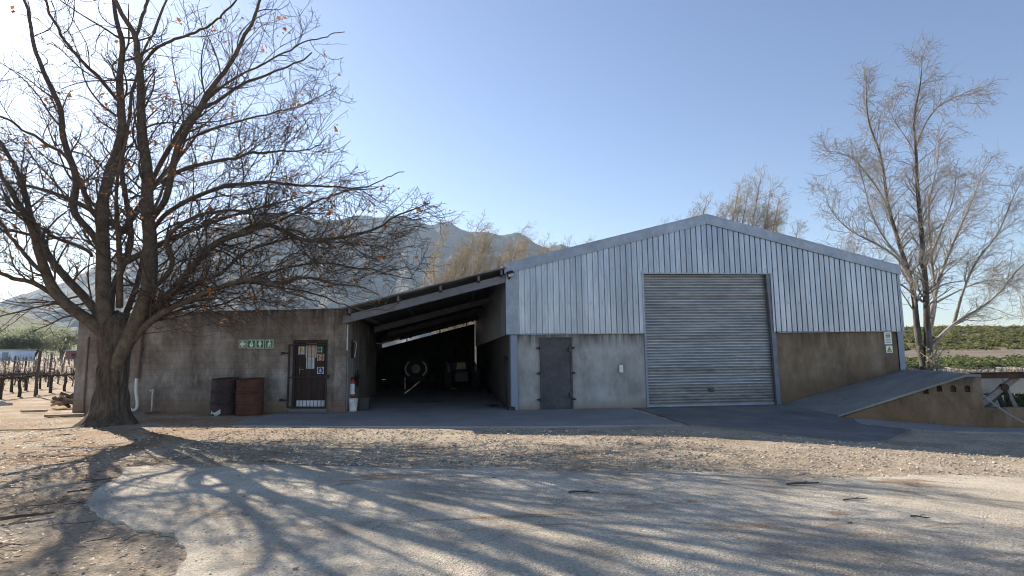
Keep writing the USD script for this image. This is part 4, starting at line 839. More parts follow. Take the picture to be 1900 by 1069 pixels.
capc = len(V); V = np.vstack([V, [-8.50, TY, 2.85]]); capf = [[(nz - 1) * nth + k, (nz - 1) * nth + (k + 1) % nth, capc] for k in range(nth)]
obj(oak, 'trunk', (V, np.vstack([qd[:, [0, 1, 2]], qd[:, [0, 2, 3]], capf])), bark, smooth=True)
LIMBS = [  # picture points, depth drift, r0, r1
    ([(205, 640), (178, 605), (150, 583), (112, 553), (90, 516), (78, 484), (66, 441), (47, 400), (15, 345), (-30, 290)], -1.2, .25, .07),
    ([(200, 620), (172, 570), (136, 528), (109, 497), (90, 472), (79, 450), (60, 415), (50, 375), (35, 320), (-10, 250), (-50, 170)], 1.6, .17, .04),
    ([(118, 562), (95, 545), (61, 526), (24, 516), (0, 509), (-60, 497), (-120, 470)], -1.4, .09, .03),
    ([(80, 505), (73, 501), (44, 470), (22, 441), (0, 409), (-50, 370)], 1.2, .08, .03),
    ([(64, 445), (58, 438), (24, 429), (-5, 426), (-60, 400)], -1.0, .06, .02),
    ([(207, 650), (196, 600), (192, 550), (192, 477), (192, 416), (195, 350), (210, 304), (226, 246), (228, 210), (222, 150), (226, 95), (215, 20), (205, -60)], -.6, .27, .045),
    ([(190, 475), (181, 450), (158, 419), (136, 390), (141, 340), (120, 262), (105, 183), (84, 141), (68, 94), (52, 31), (40, -50)], .9, .14, .035),
    ([(170, 475), (163, 465), (105, 441), (70, 419), (25, 395), (-30, 380)], -1.6, .07, .02),
    ([(222, 660), (240, 625), (262, 580), (275, 538), (278, 490), (277, 429), (275, 380), (272, 314), (262, 210), (259, 120), (252, 66), (225, 20), (190, -70)], -.9, .29, .05),
    ([(250, 75), (268, 20), (285, -60)], .6, .07, .03),
    ([(279, 412), (287, 399), (306, 372), (317, 330), (335, 262), (367, 210), (398, 157), (435, 110), (456, 68), (479, 10), (500, -50)], -1.5, .13, .025),
    ([(276, 360), (283, 335), (325, 257), (356, 215), (419, 178), (461, 150), (520, 130), (580, 100)], 1.8, .10, .02),
    ([(206, 600), (209, 536), (224, 503), (238, 465), (243, 424), (232, 360), (225, 300), (240, 220), (250, 150), (280, 60)], 2.2, .14, .03),
    ([(222, 620), (229, 594), (245, 555), (262, 500), (270, 440), (292, 370), (330, 300), (365, 240)], 2.4, .13, .03),
    ([(275, 560), (289, 531), (309, 511), (319, 472), (309, 448), (318, 430), (345, 412), (379, 397), (431, 393), (500, 398), (560, 385)], -1.5, .095, .02),
    ([(255, 610), (275, 579), (309, 550), (340, 519), (365, 487), (379, 470), (416, 443), (458, 430), (495, 417), (530, 430), (570, 446), (620, 442), (660, 438), (700, 423), (740, 400), (800, 381)], -2.0, .17, .012),
    ([(250, 618), (300, 566), (340, 535), (380, 520), (410, 507), (432, 485), (458, 464), (497, 450), (540, 440), (600, 448), (650, 452), (720, 470)], 1.0, .10, .015),
    ([(248, 630), (280, 596), (316, 572), (353, 558), (387, 540), (424, 527), (458, 519), (510, 524), (563, 516), (610, 520), (660, 535), (700, 548)], -2.6, .14, .012),
    ([(246, 632), (275, 605), (305, 590), (340, 575), (374, 567), (405, 566), (432, 559), (468, 556), (505, 560), (529, 560)], -.8, .07, .01),
    ([(500, 527), (518, 535), (550, 548), (579, 556), (616, 575)], -.6, .04, .01),
    ([(300, 340), (330, 318), (400, 300), (470, 285), (540, 280), (590, 270)], -2.2, .08, .015),
    ([(277, 440), (305, 400), (350, 372), (420, 345), (490, 338), (560, 345), (640, 350), (700, 345)], -3.0, .09, .012),
    ([(350, 225), (420, 155), (500, 112), (570, 78), (640, 58)], -1.4, .05, .01),
    ([(330, 268), (400, 238), (480, 216), (560, 195), (625, 165)], 1.4, .05, .01),
    ([(470, 428), (540, 400), (600, 368), (680, 345), (748, 318)], -1.2, .045, .01),
    ([(440, 525), (520, 500), (600, 488), (690, 500), (770, 520)], -2.2, .05, .01),
    ([(440, 522), (520, 533), (600, 552), (655, 572), (705, 575), (745, 560)], -1.3, .04, .01),
    ([(190, 420), (160, 370), (130, 300), (60, 250), (-20, 210)], -2.5, .08, .02),
    ([(258, 130), (290, 90), (340, 70), (400, 40), (440, 0)], -2.0, .06, .02),
    ([(228, 200), (180, 140), (140, 100), (100, 40), (70, -40)], -2.5, .07, .02),
]
ND = 20
limP, limR = [], []
for k, (pts, dy, r0, r1) in enumerate(LIMBS):
    if pts[0][1] > 590 and 180 < pts[0][0] < 260: pts = [(204, 712)] + list(pts)
    S, R = limb_px(pts, TY - (.12 if k in (5, 8) else 0) + (0 if k not in (19,) else -2.0), dy, 40, r0, min(r1, .028 if pts[-1][1] < 120 or pts[-1][0] < 20 else .011), .64)
    S = S + .05 * np.stack([fbm2(np.arange(40.) + 60 * k, np.zeros(40), .3, 2 + c) for c in range(3)], -1) * np.linspace(0, 5, 40)[:, None] ** 1.1
    v, f = tubes(S[None], R[None], 12)
    obj(oak, 'limb', (v, f), bark_limb, smooth=60)
    s_, r_ = to_len(S, R, ND); limP.append(s_); limR.append(r_)
limP, limR = np.array(limP), np.array(limR)
# limbs that come towards and away from the viewer, and the unseen top
cen = np.array([-8.6, TY, 3.2])
ext = []
for k in range(4):
    az = k * 2.4 + .4; el_ = rng.uniform(.35, 1.15); L_ = rng.uniform(4.0, 6.5); d = np.array([math.cos(az) * math.cos(el_), math.sin(az) * math.cos(el_) * 1.2, math.sin(el_)])
    if d[1] > 0 and el_ < .8: d[1] *= .5
    s0 = np.array([-8.45, TY, rng.uniform(2.6, 5.0)]); ext.append(spline([s0, s0 + d * L_ * .35 + [0, 0, .2], s0 + d * L_ * .7 + [0, 0, .1], s0 + d * L_ + rng.normal(0, .3, 3)], ND))
extR = np.linspace(.085, .014, ND)[None].repeat(len(ext), 0)
for k in range(len(ext)): obj(oak, 'limb', tubes(np.array(ext[k])[None], extR[k][None], 9), bark_limb, smooth=60)
topl = []
for k in (5, 6, 8, 9, 10, len(LIMBS) - 1, 12):
    d = limP[k][-1] - limP[k][-4]; d /= np.linalg.norm(d); s0 = limP[k][-1]; topl.append(spline([s0, s0 + d * 1.2, s0 + d * 2.2 + rng.normal(0, .3, 3), s0 + d * 3.0 + rng.normal(0, .5, 3)], ND))
topR = np.linspace(.045, .012, ND)[None].repeat(len(topl), 0)
allP = np.concatenate([limP, np.array(ext), np.array(topl)]); allR = np.concatenate([limR, extR, topR])
Ls = np.linalg.norm(np.diff(allP, axis=1), axis=2).sum(1)


def inside_crown(p):
    """crown volume: a dome over the trunk and a low lobe reaching towards the open bay."""
    a = ((p - [-8.9, 15.3, 6.6]) / [6.9, 6.2, 6.9]); b = ((p - [-5.1, 14.8, 4.45]) / [6.0, 3.8, 2.0])
    return ((a ** 2).sum(-1) < 1) | ((b ** 2).sum(-1) < 1)


dn = np.full(len(allP), 2.7); dn[[14, 15, 16, 17, 18, 19]] = 5.6; dn[[20, 21, 22, 23, 24, 25]] = 4.0
lv1, r1_ = spawn(allP, allR, np.maximum((Ls * dn).astype(int), 4), (.9, 2.6), (50, 15), 10, rng, .22, .99, up=.25, out=.9, center=cen, wander=1.0, ratio=.42, rmin=.0085, curl=.6, cap=.028, tipr=.3)
k_ = inside_crown(lv1[:, -1]) & (lv1[:, :, 2].min(1) > 2.0) & ((lv1[:, 0, 2] < 9.8) | (rng.uniform(0, 1, len(lv1)) < .35)); lv1, r1_ = cull(lv1, r1_, k_)
lv2, r2_ = spawn(lv1, r1_, np.where(lv1[:, 0, 2] > 9.0, 4, 9), (.4, 1.2), (50, 16), 7, rng, .15, .98, up=.15, out=.7, center=cen, wander=1.1, ratio=.6, rmin=.0066, curl=.7, cap=.011, tipr=.5)
k_ = inside_crown(lv2[:, -1]) & (lv2[:, :, 2].min(1) > 1.95); lv2, r2_ = cull(lv2, r2_, k_)
lv3, r3_ = spawn(lv2, r2_, 3, (.14, .45), (52, 18), 4, rng, .15, 1.0, up=.2, out=.4, center=cen, wander=1.0, ratio=.7, rmin=.0042, curl=.8, cap=.006, tipr=.6)
obj(oak, 'branches', tubes(np.concatenate([lv1, to_branch := np.zeros((0, 10, 3))]), r1_, 6), twig_mat, smooth=True, kind='stuff')
obj(oak, 'small_branches', tubes(lv2, r2_, 4, caps=False), twig_mat, smooth=True, kind='stuff')
obj(oak, 'twigs', tubes(lv3, r3_, 3, caps=False), twig_mat, smooth=True, kind='stuff')
obj(oak, 'top_branches', tubes(np.array(topl), topR, 7), bark_limb, smooth=True, kind='stuff')
# leaves: small clusters on some twigs
cl = lv3[rng.choice(len(lv3), 300, replace=False), -1]; C = np.concatenate([c + rng.normal(0, .05, (rng.integers(1, 6), 3)) for c in cl])
obj(oak, 'leaves', quads(C, rng, np.full(len(C), .07)), autumn, kind='stuff')
cl = lv3[rng.choice(len(lv3), 700, replace=False), -1]; obj(oak, 'dry_leaves', quads(cl, rng, np.full(len(cl), .04)), dry_leaf, kind='stuff')


# right-hand tree
def bare_tree(root, stems, y0, rng, mats, n1=3.0, l1=(.9, 2.2), l2=(.4, 1.0), l3=(.15, .5), wind=(0, 0, 0), up=.9, per=(7, 4), ang=(32, 10), rm=(.006, .004, .003), zmin=.8):
    bm, tm = mats; LP, LR = [], []
    for pts, dy, r0, r1 in stems:
        S, R = limb_px(pts, y0, dy, 36, r0 * .85, r1, .66); obj(root, 'stem', tubes(S[None], R[None], 10), bm if r0 < .14 else pale_trunk, smooth=60); s_, r_ = to_len(S, R, ND); LP.append(s_); LR.append(r_)
    P, R = np.array(LP), np.array(LR); Ls = np.linalg.norm(np.diff(P, axis=1), axis=2).sum(1)
    a, ra = spawn(P, R, np.maximum((Ls * n1).astype(int), 4), l1, ang, 9, rng, .22, 1.0, up=up, wander=.7, curl=.45, ratio=.45, rmin=rm[0], wind=wind, cap=.04)
    k = a[:, :, 2].min(1) > zmin; a, ra = cull(a, ra, k)
    b, rb = spawn(a, ra, per[0], l2, (42, 14), 7, rng, .15, 1.0, up=up * .35, wander=.8, curl=.6, ratio=.55, rmin=rm[1], wind=wind, cap=.012)
    c, rc = spawn(b, rb, per[1], l3, (44, 14), 4, rng, .15, 1.0, up=up * .2, wander=.8, curl=.6, ratio=.6, rmin=rm[2], wind=wind, cap=.006)
    obj(root, 'branches', tubes(a, ra, 5), bm, smooth=True, kind='stuff'); obj(root, 'small_branches', tubes(b, rb, 3, caps=False), tm, smooth=True, kind='stuff'); obj(root, 'twigs', tubes(c, rc, 3, caps=False), tm, smooth=True, kind='stuff')


rng = np.random.default_rng(23)
rtree = thing('poplar_tree', 'tall bare pale barked tree with several stems behind the loading ramp', 'tree')
bare_tree(rtree, [
    ([(1720, 722), (1716, 690), (1703, 620), (1697, 560), (1684, 500), (1676, 477), (1661, 428), (1650, 391), (1640, 323), (1631, 278), (1612, 226), (1608, 174), (1607, 148)], .8, .19, .012),
    ([(1722, 722), (1724, 690), (1721, 620), (1718, 540), (1713, 477), (1708, 409), (1702, 342), (1700, 286), (1697, 211), (1706, 166), (1711, 102)], -.5, .20, .012),
    ([(1722, 640), (1728, 600), (1735, 560), (1730, 500), (1728, 477), (1724, 379), (1739, 305), (1742, 250)], 1.0, .12, .010),
    ([(1722, 655), (1728, 645), (1748, 621), (1772, 600), (1797, 585), (1826, 567), (1865, 530), (1900, 490), (1935, 470)], -1.0, .10, .012),
    ([(1726, 590), (1740, 530), (1758, 477), (1784, 417), (1810, 357), (1825, 312)], 1.2, .10, .010),
    ([(1770, 600), (1795, 520), (1818, 477), (1852, 432), (1874, 379), (1897, 334)], -1.2, .08, .010),
    ([(1652, 400), (1640, 370), (1612, 327), (1575, 290), (1537, 286)], -.8, .06, .008),
    ([(1700, 310), (1698, 290), (1676, 248), (1661, 226), (1645, 190)], .7, .05, .008),
    ([(1704, 260), (1712, 241), (1739, 200), (1762, 185), (1799, 177), (1820, 188)], -.5, .05, .006),
    ([(1690, 520), (1665, 480), (1620, 450), (1575, 425), (1540, 385), (1527, 350)], .9, .08, .008),
    ([(1680, 490), (1640, 440), (1615, 390), (1600, 330), (1590, 300)], -1.2, .07, .008),
    ([(1712, 560), (1660, 520), (1600, 490), (1560, 470)], -.9, .06, .008),
    ([(1724, 480), (1750, 420), (1770, 360), (1775, 320)], -.9, .07, .008),
    ([(1740, 560), (1800, 530), (1850, 520), (1890, 540), (1915, 580)], .9, .05, .008),
], 20.5, rng, (pale_bark, pale_twig), n1=6.0, up=.7, wind=(.35, 0, -.25), l1=(.8, 2.0), rm=(.008, .0058, .0044))

# windbreak behind the shed: one built, others copied and varied
rng = np.random.default_rng(31)


def poplar_local(root, H, rng, spread, mats, lean=.10, nst=5):
    LP, LR = [], []
    for k in range(nst):
        a = rng.uniform(0, 6.28); h = H * rng.uniform(.78, 1.0) if k else H; ox, oy = (math.cos(a) * spread * H * rng.uniform(.4, 1), math.sin(a) * spread * H * .6) if k else (0, 0)
        z0 = H * rng.uniform(.08, .3) if k else 0
        S = spline([(0, 0, z0), (ox * .5, oy * .5, z0 + (h - z0) * .3), (ox + lean * h * .3, oy, h * .7), (ox + lean * h, oy, h)], 30); R = np.interp(np.linspace(0, 1, 30), [0, 1], [.020 * H * (1 if k == 0 else .55), .02])
        obj(root, 'stem', tubes(S[None], R[None], 7), mats[0], smooth=60); s_, r_ = to_len(S, R, ND); LP.append(s_); LR.append(r_)
    P, R = np.array(LP), np.array(LR)
    a, ra = spawn(P, R, int(H * 2.1), (H * .07, H * .20), (36, 11), 7, rng, .15, 1.0, up=.8, wander=.8, curl=.4, ratio=.35, rmin=.014, wind=(.2, 0, 0), cap=.05)
    b, rb = spawn(a, ra, 7, (H * .03, H * .075), (42, 14), 5, rng, .1, 1.0, up=.35, wander=.8, curl=.5, ratio=.5, rmin=.011, wind=(.45, 0, 0), cap=.015)
    c, rc = spawn(b, rb, 4, (H * .012, H * .032), (44, 14), 4, rng, .1, 1.0, up=.2, wander=.8, curl=.5, ratio=.6, rmin=.0095, wind=(.5, 0, 0), cap=.010)
    obj(root, 'branches', tubes(a, ra, 4, caps=False), mats[0], smooth=True, kind='stuff'); obj(root, 'twigs', tubes(b, rb, 3, caps=False), mats[1], smooth=True, kind='stuff'); obj(root, 'fine_twigs', tubes(c, rc, 3, caps=False), mats[1], smooth=True, kind='stuff')


WB = 'bare windbreak trees behind the sheds'
protos = []
spots = [  # u, v of the top, depth, label, prototype, width factor
    (1402, 298, 60, 'tallest bare windblown tree behind the right side of the ridge', 0, 1.0),
    (878, 395, 58, 'broad bushy tan bare tree rising behind the lean-to roof', 1, 1.35),
    (1362, 318, 62, 'bare windblown tree just left of the tallest one behind the ridge', 2, 1.0),
    (1300, 350, 64, 'short dense bare tree directly behind the ridge peak', 0, 1.3),
    (1436, 345, 61, 'slanting bare tree on the right end of the group behind the ridge', 2, 1.1),
    (1228, 398, 78, 'small isolated twig top left of the ridge peak', 0, .9),
    (960, 408, 72, 'second bare tan tree from the left behind the sheds', 2, 1.3),
    (1003, 432, 84, 'third bare tan tree from the left behind the sheds', 1, 1.2),
    (1048, 432, 100, 'fourth bare tree from the left, a thin top over the roof edge', 0, 1.0),
    (1082, 434, 118, 'fifth and smallest bare tree from the left over the roof edge', 2, 1.0),
    (848, 440, 56, 'low bushy bare tree at the left edge of the tan group', 1, 1.3),
    (905, 418, 60, 'bushy bare tree leaning against the broad tan one', 0, 1.4),
]
HP = (22.0, 17.0, 20.0)
for i, (u, v, Yd, lab, pi, wf) in enumerate(spots):
    p = at_y(u, v, Yd); H_ = p[2] * .93; sc = H_ / HP[pi]
    loc = (p[0] - .12 * H_ * wf * .6, Yd, 0)
    if len([1 for s_ in spots[:i] if s_[4] == pi]) == 0:
        t = thing('windbreak_tree', lab, 'tree', loc, 0, WB, (sc * wf, sc * wf, sc)); poplar_local(t, HP[pi], rng, (.11, .22, .13)[pi], (pale_bark if pi == 0 else tan_twig, tan_twig), nst=(5, 9, 6)[pi]); protos.append((pi, t))
    else: copy_thing(dict(protos)[pi], lab, loc, 0 if i % 2 else 0, (sc * wf, sc * wf, sc))


# olive trees on the left
def leafy(root, H, Wd, rng, leaf, wood, nclump=55, nleaf=90, size=.15):
    obj(root, 'trunk', cat([tube(spline([(0, 0, -.3), (.1, 0, H * .15), (-.2, 0, H * .32), (-.6, .1, H * .55)], 12), np.linspace(.28, .1, 12), 8), tube(spline([(.05, 0, .1), (.5, .1, H * .2), (1.0, 0, H * .5)], 10), np.linspace(.2, .07, 10), 8), tube(spline([(0, .05, .4), (.3, -.2, H * .35), (.2, -.3, H * .65)], 10), np.linspace(.16, .06, 10), 8)]), wood, smooth=60)
    C = []
    for k in range(nclump):
        d = rng.normal(size=3); d /= np.linalg.norm(d); r = rng.uniform(.45, 1.0); c = np.array([d[0] * Wd / 2 * r, d[1] * Wd / 2 * r, H * .62 + d[2] * H * .36 * r]); s_ = rng.uniform(.25, .6) * Wd / 7
        C.append(c + rng.normal(size=(nleaf, 3)) * [s_, s_, s_ * .8])
    C = np.concatenate(C); obj(root, 'crown', quads(C, rng, np.full(len(C), size), aspect=2.2), leaf, kind=None)


rng = np.random.default_rng(41)
OG = 'grey green olive trees beyond the vineyard'
for i, (u, vt, vb, Yd, wpx, lab) in enumerate(((60, 606, 668, 95, 92, 'tallest grey green olive tree beyond the vineyard, middle of the row'), (112, 610, 668, 102, 66, 'grey green olive tree right of the tallest, beside the oak trunk'), (20, 620, 667, 92, 70, 'low grey green olive tree behind the pale blue shed'))):
    p = at_y(u, vb, Yd); z0 = float(zt(p[0], Yd)); H_ = at_y(u, vt, Yd)[2] - z0; W_ = wpx / FPX * Yd * 1.05
    t = thing('olive_tree', lab, 'tree', (p[0], Yd, z0), i * 70, OG); leafy(t, H_, W_, rng, olive_leaf, pale_trunk)
p = at_y(-5, 640, 150); t = thing('green_tree', 'bright green bush at the left edge behind the olive trees', 'tree', (p[0], 150, zt(p[0], 150))); leafy(t, 7.0, 12, rng, green_leaf, pale_trunk, 40, 100, .3)


def hut(name, lab, u0, u1, vt, vb, Yd, mat, door):
    p0, p1 = at_y(u0, vb, Yd), at_y(u1, vb, Yd); z0 = float(zt(p0[0], Yd)); h_ = at_y(u0, vt, Yd)[2] - z0; w_ = p1[0] - p0[0]
    t = thing(name, lab, 'shed', (p0[0], Yd, z0)); obj(t, 'wall', cb(0, w_, 0, 4, -.5, h_, .02), mat); obj(t, 'roof', cb(-.2, w_ + .2, -.3, 4.2, h_ + .005, h_ + .12, .02), galv_flash)
    if door:
        obj(t, 'door', cb(w_ - 1.5, w_ - .7, -.03, -.002, 0, min(2.0, h_ - .3), .01), steel_blue); obj(t, 'window', cb(w_ - 3.0, w_ - 2.4, -.03, -.002, .9, 1.7, .01), steel_dark)
    else: obj(t, 'door', cb(.8, 2.0, -.03, -.002, 0, min(1.8, h_ - .3), .01), rust_dark)


hut('field_hut', 'pale blue farm hut beyond the vineyard at the left edge', -22, 25, 650, 668, 86, tin_blue, True)
hut('field_shed', 'low red brown shed beside the olive trees beyond the vineyard', 121, 160, 652, 668, 90, tin_red, False)

# ------------------------------------------------------------------ vineyard on the left
rng = np.random.default_rng(51)
row0 = at_z(-40, 745); row1 = at_z(150, 722)   # front row line on the ground
rd_ = (row1 - row0)[:2]; RL = np.linalg.norm(rd_); rd_ = rd_ / RL
ra_ = math.degrees(math.atan2(rd_[1], rd_[0]))


def vine(root, seed):
    rg = np.random.default_rng(seed); lx_ = rg.uniform(-.12, .12)
    obj(root, 'trunk', tube(spline([(lx_ * .5 - .05, 0, -.1), (lx_, 0, .3), (-lx_, .03, .6), (0, 0, .80)], 12), np.linspace(.065, .048, 12) * rg.uniform(.9, 1.25), 8), vine_wood, smooth=60)
    arms = [];
    for sx in (-1, 1): arms.append(tube(spline([(0, 0, .76), (sx * .25, 0, .86), (sx * .7, .02, .84), (sx * .95, 0, .86)], 10), np.linspace(.055, .03, 10), 6))
    obj(root, 'cordon', cat(arms), vine_wood, smooth=60)
    P = np.array([spline([(-.95, 0, .85), (0, 0, .85), (.95, 0, .85)], 12)]); a, r_ = spawn(P, np.full((1, 12), .02), 95, (.22, .55), (70, 30), 6, rg, .0, 1.0, up=.3, wander=1.0, ratio=.5, rmin=.007); obj(root, 'canes', tubes(a, r_, 4), vine_wood, smooth=True, kind='stuff')


VG = 'pruned grape vines left of the oak'
def vz(x_, y_): return float(zt(x_, y_))
vt0 = None; n_ = 0
pos_names = ['at the left edge', 'third from the left edge', 'left of the front post', 'by the front post', 'right of the front post', 'between the posts', 'near the rear post', 'nearest the block building']
for rowk in range(2):
    for k in range(8):
        s_ = .1 + k * 1.42 + rowk * .6; b = row0[:2] + rd_ * s_ + np.array([-rd_[1], rd_[0]]) * (2.6 * rowk)
        lab = ('pruned vine in the front row, ' if rowk == 0 else 'pruned vine in the second row, ') + pos_names[k]
        if vt0 is None:
            vt0 = [thing('grape_vine', lab, 'vine', (b[0], b[1], vz(*b)), ra_, VG)]; vine(vt0[0], 60)
        elif n_ in (1, 2): vt0.append(thing('grape_vine', lab, 'vine', (b[0], b[1], vz(*b)), ra_, VG)); vine(vt0[-1], 60 + n_)
        else: copy_thing(vt0[n_ % 3], lab, (b[0], b[1], vz(*b)), ra_ + (180 if n_ % 2 else 0), (1, 1, rng.uniform(.95, 1.05)))
        n_ += 1
PG = 'wooden vineyard posts left of the oak'
for i, (u, v, h_, lab) in enumerate(((67, 735, 2.05, 'thick dark vineyard post in front of the vines, leaning slightly'), (90, 718, 2.0, 'thinner vineyard post behind and right of the dark one'), (23, 716, 1.9, 'vineyard post further left in the second row'), (44, 712, 1.8, 'thin vineyard post between the second row vines'))):
    b = at_z(u, v); t = thing('vineyard_post', lab, 'post', b, 0, PG); m = tube([(-.05, 0, -.1), (.03, 0, h_)], .06 if i == 0 else .045, 8); obj(t, 'post', m, post_wood)
t = thing('trellis_wires', 'thin trellis wires strung between the vineyard posts', 'wire', (row0[0], row0[1], 0), ra_)
for rowk in range(2):
    for z in (.88, 1.25, 1.6):
        obj(t, 'wire', tube([(-6, 2.6 * rowk, z), (RL * .5, 2.6 * rowk, z - .02), (RL + 2, 2.6 * rowk, z)], .008, 4), wire_mat)


def instancer(name, protos_, pts, idx, scales, rots, label, kind='stuff'):
    pi = UsdGeom.PointInstancer.Define(stage, numbered('/World', name)); path = str(pi.GetPath()); rel_ = []
    for k, (mesh, mat) in enumerate(protos_):
        pr = usdkit.mesh(stage, f'{path}/piece_{k:03d}', mesh, mat); rel_.append(pr.GetPath())
    pi.CreatePrototypesRel().SetTargets(rel_)
    pi.CreatePositionsAttr(Vt.Vec3fArray.FromNumpy(np.asarray(pts, np.float32))); pi.CreateProtoIndicesAttr(Vt.IntArray.FromNumpy(np.asarray(idx, np.int32))); pi.CreateScalesAttr(Vt.Vec3fArray.FromNumpy(np.asarray(scales, np.float32)))
    h = np.asarray(rots) / 2; pi.CreateOrientationsAttr(Vt.QuathArray([Gf.Quath(float(math.cos(a)), 0, 0, float(math.sin(a))) for a in h]))
    tag(pi.GetPrim(), label, None, None, kind); return pi


# far vine rows on the left, as one mass of sticks and posts
rng = np.random.default_rng(61)
def far_rows(name, xr, yr, dy, step, h, label, mat, slope=0.0):
    pts = []
    for y_ in np.arange(yr[0], yr[1], dy):
        xs = np.arange(xr[0], xr[1], step) + rng.uniform(-.3, .3); xs = xs + rng.uniform(-.2, .2, len(xs)) * step; ys = y_ + xs * slope; pts.append(np.c_[xs, ys, zt(xs, ys)])
    pts = np.concatenate(pts); pr = []
    for k in range(4):
        rg = np.random.default_rng(k); P0 = [spline([(0, 0, -.1), (rg.normal(0, .05), 0, h * .4), (rg.normal(0, .08), 0, h * .62)], 6)]; a, r_ = spawn(np.array(P0), np.full((1, 6), .04), 9, (.4, .85), (60, 25), 5, rg, .6, 1.0, up=.8, wander=.6, ratio=.5, rmin=.014)
        pr.append((cat([trimesh.Trimesh(*tubes(np.array(P0), np.full((1, 6), .05), 4), process=False), trimesh.Trimesh(*tubes(a, r_, 3), process=False)] + ([tube([(.1, 0, -.1), (.1, 0, h * 1.15)], .035, 4)] if k % 2 else [])), mat))
    instancer(name, pr, pts, rng.integers(0, 4, len(pts)), np.repeat(rng.uniform(.85, 1.15, (len(pts), 1)), 3, 1), rng.uniform(-.4, .4, len(pts)), label)


far_rows('vine_rows', (-62, -15), (37, 84), 2.9, 1.2, .85, 'grey mass of pruned vine rows behind the front vines on the left', M('far_vine_wood', [(.3, (.11, .09, .075)), (.7, (.21, .18, .155))], scale=4, rough=.95), slope=.08)
far_rows('stake_rows', (20, 66), (32, 50), 1.8, .6, .62, 'pale stakes and pruned vines of the vineyard behind the ramp', stake_mat)

# ------------------------------------------------------------------ hill and shrubs on the right
gx2, gy2 = np.linspace(20, 520, 150), np.linspace(118, 420, 90)
X, Y = np.meshgrid(gx2, gy2, indexing='ij')
hz = lambda X, Y: 10.6 * smooth(138, 262, Y) * (1 - .05 * np.abs(fbm2(X, Y, .012, 3))) * smooth(15, 60, X + .0 * Y) + 1.3 * fbm2(X, Y, .02, 13) * smooth(140, 170, Y) + zt(X, Y) - .25 + .3 * smooth(120, 140, Y)
Z = hz(X, Y); idx = np.arange(X.size).reshape(X.shape); q = np.stack([idx[:-1, :-1], idx[1:, :-1], idx[1:, 1:], idx[:-1, 1:]], -1).reshape(-1, 4)
obj(None, 'hill', (np.stack([X, Y, Z], -1).reshape(-1, 3), q), hill_mat, smooth=True, kind='structure', label='low scrubby hill beyond the fields on the right')


gx3, gy3 = np.linspace(24, 420, 60), np.linspace(84, 146, 24)
X, Y = np.meshgrid(gx3, gy3, indexing='ij'); Z = np.maximum(zt(X, Y), hz(X, Y) * (Y > 119) - 50 * (Y <= 119)) + .10 + .1 * fbm2(X, Y, .1, 6); idx = np.arange(X.size).reshape(X.shape); q = np.stack([idx[:-1, :-1], idx[1:, :-1], idx[1:, 1:], idx[:-1, 1:]], -1).reshape(-1, 4)
obj(None, 'bare_field', (np.stack([X, Y, Z], -1).reshape(-1, 3), q), slope_mat('fallow_field', [(.3, (.13, .105, .085)), (.5, (.19, .16, .13)), (.7, (.27, .235, .185))], .08, fscale=1.2, dist=.2), smooth=True, kind='structure', label='fallow brown field below the hill on the right')


def bush_mesh(seed, n, size, flat_=.6):
    rg = np.random.default_rng(seed); C = []
    for k in range(9):
        d = rg.normal(size=3); d /= np.linalg.norm(d); d[2] = abs(d[2]) * flat_; C.append(d * rg.uniform(.3, .75) + rg.normal(size=(n // 9, 3)) * .20)
    C = np.concatenate(C); C[:, 2] = np.abs(C[:, 2]); return quads(C, rg, np.full(len(C), size))


rng = np.random.default_rng(71)
n_b = 5200; xs = rng.uniform(40, 420, n_b); ys = 142 + 128 * rng.uniform(0, 1, n_b) ** .8
pt = np.c_[xs, ys, hz(xs, ys) - .1]; keep = noise2(xs, ys, .06, 4) > .27; pt = pt[keep]; sc = rng.uniform(.8, 2.3, len(pt)); scs = np.c_[sc * 1.25, sc * 1.25, sc * .8]
instancer('hill_scrub', [(bush_mesh(k, 160, .34), scrub_leaf) for k in range(4)], pt, rng.integers(0, 4, len(pt)), scs, rng.uniform(0, 6.28, len(pt)), 'olive green scrub covering the hill on the right')
n_b = 520; xs = rng.uniform(30, 105, n_b); ys = rng.uniform(57, 84, n_b); pt = np.c_[xs, ys, zt(xs, ys) - .1]; sc = rng.uniform(.55, 1.25, n_b)
instancer('green_shrubs', [(bush_mesh(20 + k, 260, .22), green_leaf) for k in range(3)], pt, rng.integers(0, 3, n_b), np.c_[sc * 1.3, sc * 1.3, sc * .95], rng.uniform(0, 6.28, n_b), 'band of bright green shrubs between the vineyard and the hill')
n_b = 500; xs = rng.uniform(60, 300, n_b); ys = rng.uniform(122, 142, n_b); pt = np.c_[xs, ys, hz(xs, ys)]; sc = rng.uniform(.2, .6, n_b)
instancer('dry_scrub', [(bush_mesh(30 + k, 90, .3), dry_leaf) for k in range(3)], pt, rng.integers(0, 3, n_b), np.c_[sc, sc, sc * .7], rng.uniform(0, 6.28, n_b), 'low dry scrub on the bare field below the hill')
rng = np.random.default_rng(73)
b_ = at_y(1748, 700, 20.0); t = thing('leafy_shrub', 'thin straggly shrub at the foot of the pale tree behind the ramp', 'shrub', (b_[0], 20.0, 0))
P = np.array([spline([(0, 0, 0), (rng.normal(0, .2), rng.normal(0, .2), .8), (rng.normal(0, .5), rng.normal(0, .3), rng.uniform(1.4, 1.9))], 8) for _ in range(9)]); a, r_ = spawn(P, np.full((9, 8), .012), 9, (.2, .6), (40, 15), 5, rng, .2, 1, up=.4, wander=.6, ratio=.6, rmin=.005)
